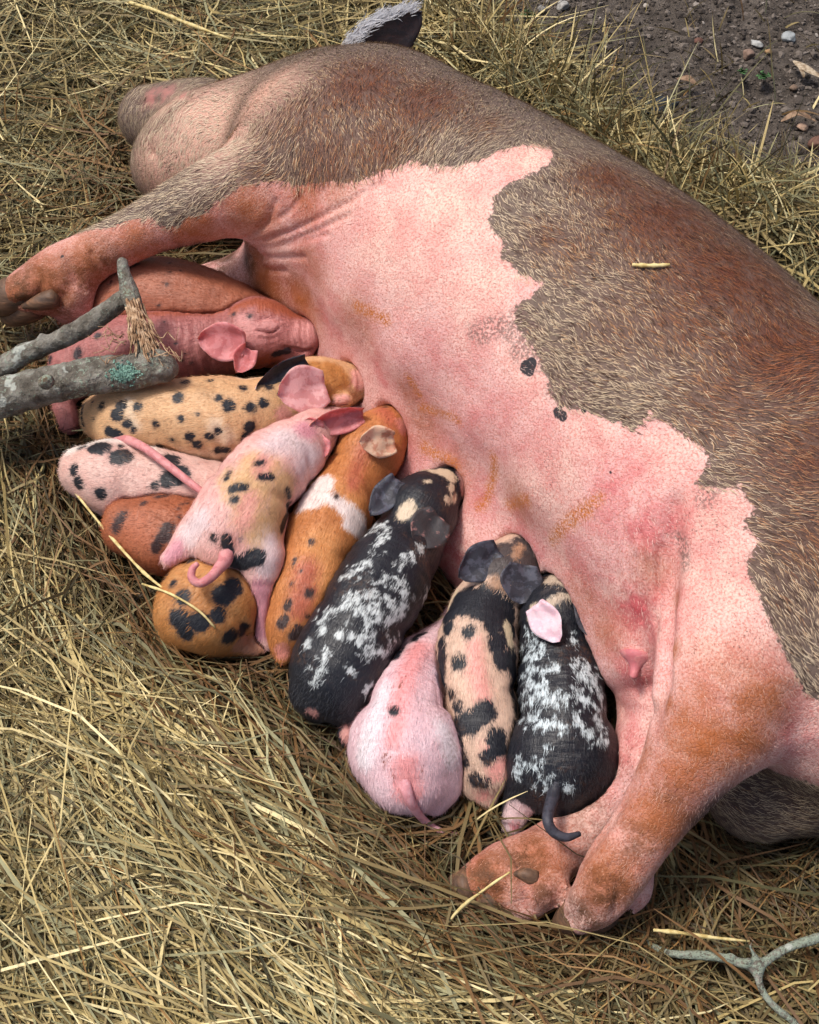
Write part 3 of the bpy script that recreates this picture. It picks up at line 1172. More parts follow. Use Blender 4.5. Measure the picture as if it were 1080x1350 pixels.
# fore foot: two toes and a dew claw; hind feet likewise
for spec in ([(34, 383, .10, 24), (14, 391, .092, 25), (-6, 400, .082, 20), (-18, 405, .075, 8)], [(48, 402, .085, 19), (30, 410, .074, 19), (12, 418, .062, 14), (4, 422, .056, 5)],
             [(74, 392, .112, 13), (52, 399, .106, 11), (30, 404, .098, 3.5)], [(98, 410, .075, 12), (84, 416, .06, 10), (76, 420, .05, 4)],
             [(768, 1200, .052, 24), (750, 1214, .036, 21), (735, 1226, .022, 12), (727, 1231, .018, 4)], [(795, 1200, .046, 24), (782, 1216, .03, 20), (766, 1229, .02, 11), (758, 1233, .015, 4)],
             [(622, 1166, .036, 24), (604, 1172, .028, 21), (588, 1180, .018, 9), (581, 1184, .014, 3)], [(652, 1185, .03, 21), (638, 1194, .024, 18), (622, 1203, .016, 9), (614, 1206, .012, 3)],
             [(704, 1156, .058, 13), (692, 1153, .062, 10), (678, 1152, .062, 3)], [(837, 1184, .04, 15), (834, 1194, .03, 12), (829, 1201, .022, 4)]):
    child('hoof', hoof_mesh('hoof', spec), sow_root, [HOOF])

teat_m = skin_mat('teat_skin', (198, 116, 122), (206, 134, 134), .5)
q0 = hit(sow, 838, 880)
nn = unit(sow.N[((sow.V - q0) ** 2).sum(1).argmin()] * .7 + np.array([0, -.45, -.55]))
rr = np.array([.0190, .0130, .0075, .0050, .0044, .0042, .0032])
pth = np.array([q0 + nn * d for d in (-.012, -.006, -.002, .002, .006, .0095, .0115)])
child('teat', np_mesh('teat', *tube(pth, rr, 14)), sow_root, [teat_m])

ear_dark = skin_mat('sow_ear_inner', (58, 44, 46), (44, 38, 42), .5)
ear_grey = skin_mat('sow_ear_outer', (120, 104, 98), (90, 70, 64), .5)
em = ear_mesh('ear', (464, 92, .26), (564, 10, .338), 68, face=(.15, -.8, .35), cup=.22, droop=-.04, thick=.006, roll=-.1, asym=.0)
sow_ear = child('ear', em, sow_root, [ear_dark, ear_grey])
# white bristles along the ear's upper rim
eV, eN = mesh_np(em)
rimi = np.array([i * 13 + j for i in range(1, 15) for j in (0, 1, 11, 12)])
_ea = unit(P(558, 12, .335) - P(462, 90, .26))
_el = unit(P(440, 20, .33) - P(462, 90, .26))
_el = unit(_el - _ea * _el.dot(_ea))
up_side = rimi[(eV[rimi] - P(462, 90, .26)) @ _el > .006]
rr_ = np.random.default_rng(3)
pick = rr_.choice(up_side, 900)
Bq = eV[pick] + rr_.normal(0, .0028, (900, 3))
Dq = np.tile(unit(P(560, 5, .345) - P(440, 50, .28)), (900, 1)) + np.tile(unit(P(450, 10, .33) - P(462, 60, .3)), (900, 1)) * .25 + rr_.normal(0, .22, (900, 3))
Dq /= np.linalg.norm(Dq, axis=1)[:, None]
Nq = np.tile(unit((.1, -.7, .6)), (900, 1))
Nq = Nq - Dq * (Nq * Dq).sum(1)[:, None]
Nq /= np.linalg.norm(Nq, axis=1)[:, None]
Cq = np.tile(lin((222, 222, 226)), (900, 1)) * (.75 + .4 * rr_.random((900, 1)))
o = link('ear_fringe', hair_mesh('ear_fringe', Bq, Dq, Nq, .014 * (.4 + rr_.random(900)), np.full(900, .0004), rr_.uniform(0, .2, 900), Cq), sow_ear, [HAIR])
o['kind'] = 'stuff'

# ------------------------------------------------------------------ the piglets' coats
def piglet_mat(name, base, layers, base2=None, wrinkle=.35, gloss=.5):
    """base colour, then pigment layers (colour, edge noise m, softness m) read from skin attributes l0, l1, ..."""
    t = NT(name)
    hv = t.attr('hv', 'Vector')
    oc = t.coord()
    streak = t.noise(t.vscale(hv, (.13, 1, 1)), 900, 2, .6)
    streak2 = t.noise(t.vscale(hv, (.2, 1, 1)), 330, 3, .6)
    soft = t.noise(oc, 45, 2, .5)
    warp = t.noise(oc, 130, 2, .5)
    col = t.mix(t.step(soft, .35, .68), srgb(*base), srgb(*(base2 or base)))
    col = t.mix(t.math('MULTIPLY', t.step(streak, .45, .75), .40), col, srgb(*[int(v * .62) for v in base]))
    for i, (c, amp, w) in enumerate(layers):
        d = t.attr('l%d' % i)
        d = t.math('ADD', d, t.math('MULTIPLY', t.math('SUBTRACT', streak2, .5), amp * 2.2))
        d = t.math('ADD', d, t.math('MULTIPLY', t.math('SUBTRACT', streak, .5), amp * 2.4))
        d = t.math('ADD', d, t.math('MULTIPLY', t.math('SUBTRACT', warp, .5), amp * 2.6))
        msk = t.math('SUBTRACT', 1.0, t.step(d, -w, w))
        if sum(c) < 170 and sum(base) > 150 and w < .0025:      # skin darkened round a black spot
            col = t.mix(t.math('MULTIPLY', t.math('SUBTRACT', 1.0, t.step(d, -.001, .0055)), .32), col, srgb(96, 78, 74))
        cc = t.mix(t.math('MULTIPLY', t.step(streak, .4, .8), .35), srgb(*c), srgb(*[min(255, int(v * .7 + 12)) for v in c]))
        col = t.mix(msk, col, cc)
    dirt = t.math('MULTIPLY', t.step(t.noise(oc, 17, 4, .65), .54, .70), t.step(t.noise(oc, 240, 3, .6), .40, .66))
    col = t.mix(t.math('MULTIPLY', dirt, .45), col, srgb(112, 78, 52))
    rings = t.noise(t.vscale(hv, (1, .22, .22)), 210, 2, .5)
    nb = t.relief((rings, wrinkle * .0034), (streak, .0005), (streak2, .0007))
    return t.done(col, gloss, nb, 0, spec=.4)


def spine_coords(b):
    q = catmull(b.fd.spine, 8)[:, :3]
    seg = np.linalg.norm(np.diff(q, axis=0), axis=1)
    s = np.concatenate([[0], np.cumsum(seg)])
    T = np.gradient(q, axis=0)
    T /= np.linalg.norm(T, axis=1)[:, None]
    side = np.cross(T, UP)
    side /= np.linalg.norm(side, axis=1)[:, None]
    upv = np.cross(side, T)
    hv, tg = np.zeros_like(b.V), np.zeros_like(b.V)
    for c in range(0, len(b.V), 4000):                 # soft nearest point, so that no seam shows
        X = b.V[c:c + 4000]
        off = X[:, None, :] - q[None]
        d2 = (off ** 2).sum(-1)
        w = np.exp(-(d2 - d2.min(1, keepdims=True)) / (2 * .012 ** 2))
        w /= w.sum(1, keepdims=True)
        hv[c:c + 4000, 0] = (w * (s[None] + (off * T[None]).sum(-1))).sum(1)
        hv[c:c + 4000, 1] = (w * (off * side[None]).sum(-1)).sum(1)
        hv[c:c + 4000, 2] = (w * (off * upv[None]).sum(-1)).sum(1)
        tg[c:c + 4000] = w @ T
    return hv, tg


GROW = {('p9', 0): .0006, ('p12', 0): .0006, ('p3', 3): .0004, ('p11', 1): .0014}


def piglet(key, label, base, layers, ears=(), tails=(), grooves=(), base2=None, wrinkle=.35, sss=.18, fuzz=None, swell=()):
    """layers: (colour, edge, softness, marks)"""
    b = beast(FD[key], 'piglet_body')
    lump = .0016 * vnoise(b.V, 26, int(key[1:])) + .0006 * vnoise(b.V, 70, int(key[1:]) + 3)
    b.V = b.V + b.N * lump[:, None]
    b.me.vertices.foreach_set('co', b.V.astype(np.float32).ravel())
    b.me.update()
    b.V, b.N = mesh_np(b.me)
    if grooves:
        groove(b, grooves)
    q = b.fd.spine
    root = empty('piglet', (q[2, 0], q[2, 1], 0))
    tag(root, label, 'piglet', 'piglets nursing along the sow')
    hv, tang = spine_coords(b)
    # shape under the skin: flank fold, shoulder, neck creases, ridge of the back, ribs
    Ls = np.linalg.norm(np.diff(q[:, :3], axis=0), axis=1).sum()
    u_ = hv[:, 0] / Ls
    ang = np.degrees(np.abs(np.arctan2(hv[:, 1], hv[:, 2])))
    lat = np.clip((ang - 28) / 35, 0, 1)
    ph = int(key[1:]) * .7
    off = -.0034 * lat * np.exp(-((u_ - .285 - .0010 * (ang - 70)) / .030) ** 2)
    off -= .0026 * lat * np.exp(-((u_ - .585 + .0008 * (ang - 70)) / .026) ** 2)
    off -= .0022 * np.clip((ang - 10) / 40, 0, 1) * np.exp(-((u_ - .715) / .022) ** 2)
    off -= .0014 * np.clip((ang - 10) / 40, 0, 1) * np.exp(-((u_ - .755) / .014) ** 2)
    off += .0010 * np.exp(-(hv[:, 1] / .006) ** 2) * np.exp(-((u_ - .45) / .3) ** 2)
    off -= .0012 * (np.exp(-((hv[:, 1] - .016) / .008) ** 2) + np.exp(-((hv[:, 1] + .016) / .008) ** 2)) * np.exp(-((u_ - .42) / .22) ** 2)
    off += .0007 * np.sin(hv[:, 0] * 2 * math.pi / .0125 + ph + .6 * np.sin(hv[:, 1] * 120)) * lat * np.exp(-((u_ - .46) / .10) ** 2)
    b.V = b.V + b.N * off[:, None]
    b.me.vertices.foreach_set('co', b.V.astype(np.float32).ravel())
    b.me.update()
    b.V, b.N = mesh_np(b.me)
    R_ = frame(q[-3, :3] - q[0, :3])
    hv = (b.V - q[2, :3]) @ R_.T                # straight body axes for the lie of the coat
    put_attr(b.me, 'hv', hv, 'FLOAT_VECTOR')
    DD = []
    for i, (c, amp, w, marks) in enumerate(layers):
        D = pigment(b, flecked(marks, i + 5) if i == 0 and key in ('p9', 'p12') else marks) - GROW.get((key, i), 0)
        DD.append(D)
        put_attr(b.me, 'l%d' % i, D)
    m = piglet_mat('coat_' + key, base, [l[:3] for l in layers], base2, wrinkle, .42 if sum(base) < 150 else .5)
    body = child('body', b.me, root, [m])
    # short coat: hairs take the colour of the skin they grow from
    n = fuzz or 8000
    vis = np.where((b.V[:, 2] > .015) & (b.N[:, 2] > -.35), 1.0, 0)
    t, w3, B, N = scatter(b, n, vis, 31)
    r = np.random.default_rng(abs(hash(key)) % 1000 if False else len(key) * 17 + int(key[1:]))
    C = np.tile(lin(base), (n, 1))
    for (c, amp, w, marks), D in zip(layers, DD):
        d = (D[t] * w3).sum(1) + r.normal(0, amp * .5, n)
        C = np.where((d < 0)[:, None], lin(c)[None], C)
    lum = C.mean(1, keepdims=True)
    C = np.clip(C * (.75 + .6 * r.random((n, 1))) + .03 * (lum < .1), 0, 1)
    tg = -(tang[t] * w3[:, :, None]).sum(1)
    tg = tg + r.normal(0, .22, (n, 3)) - UP * .15
    tg -= N * (tg * N).sum(1)[:, None]
    tg /= np.linalg.norm(tg, axis=1)[:, None]
    o = link('coat_hair', hair_mesh('coat_hair', B, tg, N, .0066 * (.5 + r.random(n)), np.full(n, .00019), r.uniform(.1, .4, n), C, .3, 5), body, [HAIR])
    o['kind'] = 'stuff'
    for e in ears:
        kw = dict(e)
        mats = kw.pop('mats')
        child('ear', ear_mesh('ear', **kw), root, mats)
    for spec, mt in tails:
        fix = []
        for ti, (x, y, z, rp) in enumerate(spec):
            if z is None:                       # lies on the animal's own skin
                h = hit(b, x, y)
                z = h[2] + rp / ppm(h) * (-1.1 if ti == 0 else .55)
            fix.append((x, y, z, rp))
        child('tail', tail_mesh('tail', fix), root, [mt])
    return b, root


E_pink = skin_mat('ear_pink', (216, 140, 142), (196, 112, 114), .5, .35)
E_pink2 = skin_mat('ear_pale_pink', (226, 172, 172), (206, 140, 140), .52, .35)
E_red = skin_mat('ear_terracotta', (168, 92, 78), (140, 70, 60), .5)
E_dark = skin_mat('ear_charcoal', (60, 60, 68), (42, 42, 50), .5, .1)
E_dark2 = skin_mat('ear_slate', (82, 84, 96), (50, 50, 58), .48, .1)
E_cream = skin_mat('ear_cream', (224, 188, 160), (196, 138, 112), .56, .3)
E_white = skin_mat('ear_white_pink', (232, 204, 212), (222, 184, 196), .5, .3)
E_oran = skin_mat('ear_orange', (188, 108, 60), (160, 84, 46), .5)
E_mix = skin_mat('ear_charcoal_pink', (66, 62, 64), (176, 128, 122), .62, .15)
T_pink = skin_mat('tail_pink', (218, 150, 150), (200, 126, 128), .5, .3)
T_dark = skin_mat('tail_charcoal', (66, 66, 76), (46, 46, 54), .5, .1)
T_white = skin_mat('tail_pale_pink', (228, 170, 176), (206, 140, 146), .5, .3)

BLACK = (25, 27, 35)
piglet('p1', 'terracotta piglet at the back, tucked under the sow\'s stretched foreleg', (160, 96, 72), [
    ((70, 40, 36), .0012, .001, [(223, 358, 2.5), (239, 356, 2), (221, 374, 3), (178, 350, 3), ((172, 352), (184, 347), 1.8), (147, 372, 2.5), (210, 402, 2.5), (222, 346, 2)])],
    base2=(174, 106, 80), tails=[([(118, 408, None, 6), (105, 420, .045, 5), (90, 430, .03, 3)], T_pink)], wrinkle=.2)

piglet('p2', 'reddish pink piglet showing its sleeping face with closed eye, beside the lichen branch', (168, 104, 100), [
    ((164, 88, 64), .006, .010, [((350, 400), (390, 412), 16), ((310, 405), (340, 396), 10), ((200, 412), (290, 410), 6), ((330, 480), (360, 472), 12)]),
    ((206, 142, 138), .003, .006, [(398, 440, 20), (320, 425, 12), (335, 440, 16), ((352, 427), (362, 428), 9)]),
    ((52, 38, 44), .0015, .0015, [(104, 466, 8), (66, 473, 6), (129, 442, 5), (239, 475, 2.5), (253, 479, 2.5), (331, 418, 3.5), (308, 415, 2.5), ((362, 467), (380, 463), 5), (216, 424, 1.5), (232, 452, 2), (245, 466, 2), (120, 436, 3)]),
    ((120, 58, 56), .0005, .0008, [((341, 435), (350, 439), (361, 438), (368, 433), 1.2), ((388, 461), (398, 463), (410, 462), 1.1)])],
    ears=[dict(base=(318, 452, .112), tip=(256, 446, .112), width=52, cup=.45, face=(-.1, -.75, .65), mats=[E_pink, E_red], seed=1),
          dict(base=(326, 462, .105), tip=(310, 494, .10), width=32, cup=.7, face=(.2, -.85, .5), mats=[E_pink, E_red], seed=2)],
    grooves=[((340, 435), (350, 439), (361, 438), (368, 432), 2.0, 2.4), ((341, 424), (354, 418), (368, 423), 3, 2.0), ((343, 445), (354, 447), (366, 444), 3, 1.5), ((375, 458), (390, 461), (400, 462), (412, 461), 2.4, 4),
             ((390, 425), (388, 440), (391, 455), 2.2, 1.6), ((397, 424), (396, 440), (398, 455), 2, 1.6), ((404, 425), (403, 440), (405, 455), 2, 1.4), ((384, 428), (382, 442), (384, 454), 2, 1.0),
             ((300, 402), (304, 420), (302, 440), 3, 1.6), ((292, 402), (295, 425), (290, 450), 3, 1.6), ((280, 406), (282, 430), (278, 460), 3, 1.5), ((268, 408), (270, 435), (267, 465), 3, 1.2), ((255, 408), (256, 435), (253, 465), 3, 1.0),
             ((243, 410), (243, 440), (240, 465), 3, .8)], base2=(178, 114, 110), wrinkle=.6)

piglet('p3', 'tan piglet with many small black spots, pressed against the belly below the branch', (214, 170, 126), [
    ((232, 204, 172), .004, .008, [((240, 600), (300, 600), 14), ((170, 585), (230, 600), 10), ((285, 560), (300, 580), 10), ((320, 490), (345, 488), 8), ((168, 530), (178, 560), 7)]),
    ((182, 122, 66), .004, .006, [(410, 490, 22), (435, 495, 26), (432, 520, 18), (452, 500, 14)]),
    ((222, 160, 148), .003, .004, [(476, 500, 15), ((448, 528), (456, 526), 8), (375, 545, 12)]),
    (BLACK, .0022, .0016, [(245, 504, 5), (278, 502, 3.5), (287, 525, 4.5), (303, 534, 9), (321, 511, 6), (332, 537, 7), (348, 531, 6.5), (354, 510, 5.5), (330, 563, 8), (325, 577, 8), (251, 575, 6.5), (276, 577, 6),
                           (289, 568, 5), (260, 587, 6.5), ((287, 594), (299, 593), 5.5), (240, 552, 4.5), (261, 547, 2.5), (241, 522, 2.5), (134, 535, 5.5), (160, 535, 8), (155, 547, 9), (168, 558, 6), (175, 566, 4.5), (180, 537, 6.5),
                           (162, 509, 8), (184, 508, 3.5), ((143, 569), (155, 573), 7), (234, 524, 7.5), (205, 559, 4.5), (227, 580, 3), ((107, 535), (109, 560), 4), (120, 530, 2), ((355, 486), (385, 476), 5), ((212, 590), (205, 598), 6), (124, 552, 2)]),
    ((150, 88, 78), .0005, .0008, [((444, 532), (451, 535), (459, 532), .9)])],
    ears=[dict(base=(398, 478, .135), tip=(330, 516, .125), width=30, cup=.3, face=(.25, -.7, .7), mats=[E_dark, E_white], seed=3, fold=.5),
          dict(base=(424, 510, .13), tip=(362, 528, .135), width=66, cup=.35, face=(.05, -.75, .65), mats=[E_pink2, E_dark], seed=4, asym=.2)],
    grooves=[((442, 532), (451, 535), (460, 531), 2, 1.4), ((462, 488), (466, 505), (462, 525), 2.2, 1.4), ((470, 488), (474, 505), (470, 524), 2, 1.4)], wrinkle=.25)

piglet('p4', 'white piglet rump with large black patches and long pink tail, left edge of the heap', (220, 182, 170), [
    ((232, 220, 212), .004, .010, [((95, 590), (150, 578), 12), ((150, 578), (200, 592), 8)]),
    (BLACK, .0022, .0016, [(107, 588, 6.5), ((126, 588), (136, 589), 12), ((156, 602), (164, 603), 13), (161, 588, 4), (97, 620, 9), (103, 636, 10), (132, 650, 9), (224, 606, 14), (236, 624, 16), (222, 632, 12), (205, 640, 6)])],
    tails=[([(150, 578, None, 5), (168, 580, None, 6.5), (190, 590, .115, 6), (212, 606, .115, 6), (245, 632, .112, 5.5), (278, 657, .108, 4.5)], T_pink)], base2=(214, 168, 156), wrinkle=.3)

piglet('p5', 'rust brown piglet with dark blotches, half buried beside the hay at far left', (156, 88, 58), [
    ((176, 104, 74), .006, .012, [((165, 700), (200, 720), 22), (180, 690, 18)]),
    ((58, 36, 34), .0022, .002, [(189, 663, 5), ((208, 655), (218, 653), 4), (193, 652, 3.5), (201, 648, 3), ((162, 682), (154, 697), 7.5), (158, 690, 8), ((222, 696), (208, 722), 8), ((215, 700), (228, 712), 6), (254, 660, 2.5), (248, 663, 2), (242, 665, 2), (237, 682, 2.5), (266, 655, 3), (234, 670, 2)])],
    tails=[([(160, 716, None, 7), (172, 728, .035, 6), (182, 736, .02, 4)], skin_mat('tail_rust', (176, 104, 80), (150, 84, 62), .5))], base2=(168, 98, 66))

piglet('p6', 'pink and tan piglet with black spots, white neck and curled pink tail', (224, 172, 164), [
    ((214, 172, 126), .004, .012, [((345, 615), (330, 650), 30), ((375, 640), (365, 690), 24), ((330, 680), (345, 700), 24), ((300, 625), (305, 650), 12)]),
    ((226, 160, 146), .004, .012, [((350, 605), (345, 620), 12), ((330, 660), (322, 690), 12), (305, 715, 14)]),
    ((226, 204, 204), .004, .016, [((370, 575), (405, 600), 20), ((355, 585), (375, 585), 14), ((400, 610), (415, 600), 14), ((265, 685), (250, 705), 18), ((358, 715), (352, 750), 12)]),
    ((214, 150, 160), .004, .008, [(405, 565, 16), ((232, 722), (225, 735), 12), ((345, 775), (345, 830), 15)]),
    (BLACK, .0018, .0016, [((338, 612), (345, 610), 4), ((345, 627), (357, 630), 5.5), ((306, 646), (322, 642), 6.5), (308, 660, 6.5), ((298, 630), (303, 622), 4), ((378, 644), (383, 656), 4), ((383, 668), (373, 695), 7), (282, 708, 6), ((299, 710), (302, 732), 8), ((314, 743), (338, 735), 12)]),
    ((150, 130, 128), .003, .003, [(318, 712, 3)])],
    ears=[dict(base=(424, 566, .128), tip=(388, 566, .13), width=34, cup=.5, face=(.1, -.8, .6), mats=[E_pink, E_pink2], seed=5, wr=.002),
          dict(base=(420, 578, .125), tip=(428, 606, .115), width=26, cup=.5, face=(.3, -.7, .6), mats=[E_pink, E_pink2], seed=6, wr=.002)],
    tails=[([(300, 722, None, 12), (297, 738, None, 10), (288, 750, .125, 7.5), (277, 762, .13, 6.5), (263, 769, .13, 6), (253, 762, .132, 5.5), (254, 750, .135, 5), (261, 743, .138, 3.5)], T_pink)], base2=(228, 182, 172), wrinkle=.3)

piglet('p7', 'orange piglet with a white belt behind its shoulders', (184, 116, 66), [
    ((206, 140, 84), .004, .012, [((425, 720), (415, 760), 26), ((455, 640), (465, 660), 14)]),
    ((182, 100, 74), .004, .012, [((405, 750), (395, 800), 16), ((480, 590), (465, 640), 10), ((505, 540), (515, 555), 12)]),
    ((232, 214, 208), .003, .004, [((408, 650), (424, 640), 18), ((398, 668), (420, 662), 10), ((425, 655), (450, 663), 10), ((455, 670), (478, 690), 12), ((462, 690), (478, 700), 11)]),
    ((60, 42, 40), .0016, .0016, [(410, 713, 5), (390, 738, 3), (407, 781, 7), ((378, 802), (381, 794), 5.5), ((370, 822), (375, 817), 7), ((388, 838), (392, 830), 8), (385, 769, 2.5), (405, 811, 3.5), (444, 655, 4), (507, 534, 3), (397, 753, 1.5), (386, 742, 2)]),
    ((208, 134, 118), .003, .004, [(371, 858, 12), (530, 562, 12)])],
    ears=[dict(base=(472, 548, .125), tip=(396, 566, .13), width=36, cup=.55, face=(.1, -.75, .65), mats=[E_pink, E_oran], seed=7, fold=.5, wr=.002),
          dict(base=(516, 582, .122), tip=(470, 590, .13), width=44, cup=.4, face=(-.1, -.8, .6), mats=[E_cream, E_oran], seed=8, asym=.35)],
    base2=(196, 128, 76), wrinkle=.25)

P8B, _ = piglet('p8', 'orange and black patched piglet rump at the lower left of the heap', (184, 124, 70), [
    (BLACK, .0026, .0018, [(251, 737, 7), (217, 756, 9), (229, 768, 6), (241, 786, 11), (236, 816, 15), (262, 819, 15), (288, 811, 12), (296, 784, 15), (309, 772, 13), (305, 838, 12), (320, 830, 11), (246, 834, 12)]),
    ((196, 140, 112), .002, .003, [((318, 850), (345, 855), 14)])],
    base2=(200, 144, 90), wrinkle=.2)

piglet('p9', 'glossy black piglet with white marbled streaks over its back, in the middle of the row', BLACK, [
    ((200, 206, 206), .0050, .0030, [((485, 702), (494, 690), (511, 697), (507, 708), (494, 717), 3), ((486, 739), (474, 751), 4.5), ((464, 757), (449, 763), 3.5), ((556, 729), (545, 733), 6), ((545, 733), (532, 741), (529, 750), 3.5),
                                   ((506, 766), (504, 758), 5), ((520, 756), (532, 775), (537, 798), (526, 812), (511, 821), 3.6), ((459, 780), (471, 789), (480, 809), (491, 835), 4.5), ((491, 781), (511, 792), (520, 809), (511, 821), 3.5),
                                   ((471, 789), (457, 798), (439, 804), (422, 818), 3.4), (425, 830, 5.5), ((494, 800), (503, 821), 3), ((454, 837), (474, 841), 6), ((474, 841), (491, 856), (509, 860), 4.5), (486, 868, 2.5), ((520, 840), (515, 852), 2.5),
                                   (405, 848, 5), ((428, 858), (426, 882), 3.5), ((426, 882), (413, 902), 4.5), ((460, 880), (466, 888), 2), ((483, 905), (482, 914), 2.5), ((569, 775), (563, 792), 2.5), ((471, 789), (491, 781), 6), ((480, 800), (494, 806), 5)]),
    ((206, 186, 160), .0022, .0022, [((532, 678), (540, 668), 11), ((578, 618), (592, 626), 13), ((556, 616), (566, 612), 6), (563, 634, 5), ((596, 645), (600, 655), 8), (590, 660, 6)]),
    ((196, 140, 132), .002, .003, [((610, 620), (614, 645), 10), (460, 966, 13), (413, 940, 8)]),
    ((48, 46, 50), .0016, .0018, [(572, 614, 7), (583, 630, 4), ((598, 652), (602, 646), 2)])],
    ears=[dict(base=(521, 636, .13), tip=(486, 684, .125), width=36, cup=.4, face=(-.2, -.75, .6), mats=[E_dark2, E_dark], seed=9),
          dict(base=(576, 684, .125), tip=(545, 722, .12), width=58, cup=.3, face=(.1, -.7, .7), mats=[E_mix, E_dark], seed=10)],
    tails=[([(430, 930, None, 8), (425, 942, .04, 6), (420, 952, .03, 4)], T_dark)],
    grooves=[((600, 622), (604, 640), (600, 660), 2.2, 1.5)], wrinkle=.22, sss=.04)

piglet('p10', 'pale pink piglet with one round black spot on its back and a straight tail', (226, 190, 196), [
    ((224, 150, 150), .004, .014, [((555, 850), (533, 890), (526, 925), 14), ((525, 940), (520, 975), 12), ((535, 1010), (540, 1040), 20)]),
    ((230, 218, 222), .004, .012, [((488, 960), (480, 1000), 16), ((585, 960), (597, 1000), 14), ((505, 910), (495, 940), 12)]),
    (BLACK, .0018, .0016, [(519, 937, 8), ((556, 832), (545, 842), 6), ((530, 852), (522, 866), 5)]),
    ((140, 84, 74), .0016, .001, [((504, 998), (510, 994), 1.6), ((508, 1003), (514, 999), 1.4), ((528, 905), (531, 898), 1.2), (534, 892, 1.2), ((556, 1018), (558, 1010), .9), ((517, 1020), (520, 1026), .9), (505, 1006, 1)]),
    ((206, 186, 150), .002, .002, [(572, 812, 10)])],
    tails=[([(533, 1024, None, 9), (537, 1046, None, 8), (545, 1064, None, 6.5), (562, 1084, .03, 5), (585, 1097, .018, 4), (604, 1100, .012, 2.5)], T_white)],
    grooves=[((538, 1035), (548, 1055), (556, 1070), 6, 3.5), ((580, 895), (588, 925), 3, 1.2), ((574, 900), (582, 930), 3, 1.0)], base2=(232, 200, 206), wrinkle=.5, sss=.25)

piglet('p11', 'cream piglet with black patches, dark head and charcoal ears, second from the hind leg', (212, 180, 158), [
    ((220, 152, 142), .005, .012, [((626, 850), (628, 880), 9), ((628, 880), (637, 912), 12), ((662, 1005), (655, 1015), 13), (645, 985, 8), (637, 1050, 10)]),
    (BLACK, .0034, .0020, [(592, 806, 18), (612, 792, 24), (640, 795, 28), (664, 806, 22), (672, 830, 14), (652, 822, 14), (657, 846, 14), (664, 868, 14), ((676, 860), (679, 900), 10), ((680, 900), (678, 975), 7), ((583, 850), (578, 905), 9), (604, 872, 10), (596, 916, 6), (604, 931, 7),
                           (604, 958, 13), (620, 953, 15), (638, 938, 15), (655, 974, 13), (658, 986, 12), (642, 996, 9), (626, 1028, 10), (638, 1031, 8), ((606, 975), (612, 1005), 6), (617, 832, 8), (590, 828, 9)]),
    ((70, 62, 62), .003, .004, [((660, 735), (690, 745), 30), (690, 720, 20), (705, 745, 16)]),
    ((168, 130, 104), .003, .004, [((686, 720), (682, 732), 6), (655, 768, 9), (668, 772, 6)]),
    ((214, 196, 164), .0025, .002, [((601, 778), (588, 800), 5), ((668, 826), (674, 848), 7)])],
    ears=[dict(base=(653, 728, .135), tip=(600, 764, .13), width=52, cup=.4, face=(-.15, -.75, .6), mats=[E_dark2, E_dark], seed=11),
          dict(base=(688, 748, .135), tip=(681, 800, .115), width=60, cup=.3, face=(.15, -.75, .6), mats=[E_dark2, E_dark], seed=12, asym=-.1)],
    wrinkle=.22, sss=.08)

piglet('p12', 'black piglet with white streaked back and white hind foot, nearest the sow\'s hind leg', BLACK, [
    ((200, 212, 216), .0050, .0030, [((692, 854), (715, 851), 3.2), ((689, 869), (715, 860), 3.2), ((689, 892), (707, 880), 3.2), ((712, 886), (736, 880), 2.4), ((692, 915), (718, 900), 3.6), ((686, 932), (707, 918), (721, 909), 4), ((692, 950), (712, 944), 4),
                                   ((707, 958), (727, 953), 6.5), ((718, 926), (741, 918), 2.6), ((736, 932), (750, 915), 2.6), ((744, 955), (736, 964), 4), ((756, 871), (776, 886), (788, 903), 3.2), ((759, 886), (782, 900), (793, 918), 3.2),
                                   ((759, 912), (776, 926), (793, 938), 4), ((785, 944), (796, 961), 5), ((762, 958), (782, 970), (799, 978), 4), ((759, 941), (764, 952), 2.4), (750, 1038, 5), ((715, 1004), (704, 1010), 2.2), ((684, 996), (682, 1022), 3),
                                   ((718, 1028), (720, 1040), 3), (721, 984, 2.4), ((752, 842), (760, 850), 3), ((696, 838), (704, 846), 3), ((698, 905), (694, 880), 3.4)]),
    ((186, 168, 148), .0026, .0026, [((728, 764), (745, 766), 11), ((726, 792), (742, 786), (758, 786), 6), ((706, 800), (700, 815), 6)]),
    ((226, 196, 196), .002, .003, [((682, 1072), (675, 1092), 20)]),
    ((220, 140, 146), .002, .003, [(680, 1090, 7)]),
    ((52, 48, 50), .0016, .0018, [((735, 775), (748, 778), 4), ((718, 780), (726, 775), 4)])],
    ears=[dict(base=(709, 802, .14), tip=(741, 850, .135), width=44, cup=.3, face=(-.2, -.75, .6), mats=[E_white, E_dark], seed=13),
          dict(base=(768, 798, .135), tip=(796, 852, .125), width=38, cup=.4, face=(.3, -.7, .6), mats=[E_dark, E_dark2], seed=14)],
    tails=[([(735, 1026, None, 9), (730, 1048, None, 9), (722, 1078, .105, 7.5), (729, 1096, .10, 7), (746, 1104, .098, 6), (765, 1099, .098, 3.5)], T_dark)],
    grooves=[((690, 868), (735, 862), (780, 870), 3, 1.0), ((690, 885), (735, 878), (785, 888), 3, 1.0), ((690, 900), (735, 893), (790, 905), 3, .9)], wrinkle=.4, sss=.04)

# ------------------------------------------------------------------ ground, soil, hay
SOIL_EDGE = np.array([P(500, -120)[:2], P(600, -10)[:2], P(690, 55)[:2], P(760, 115)[:2], P(830, 150)[:2], P(905, 205)[:2], P(1000, 240)[:2], P(1100, 265)[:2], P(1400, 330)[:2], P(2500, 420)[:2]])


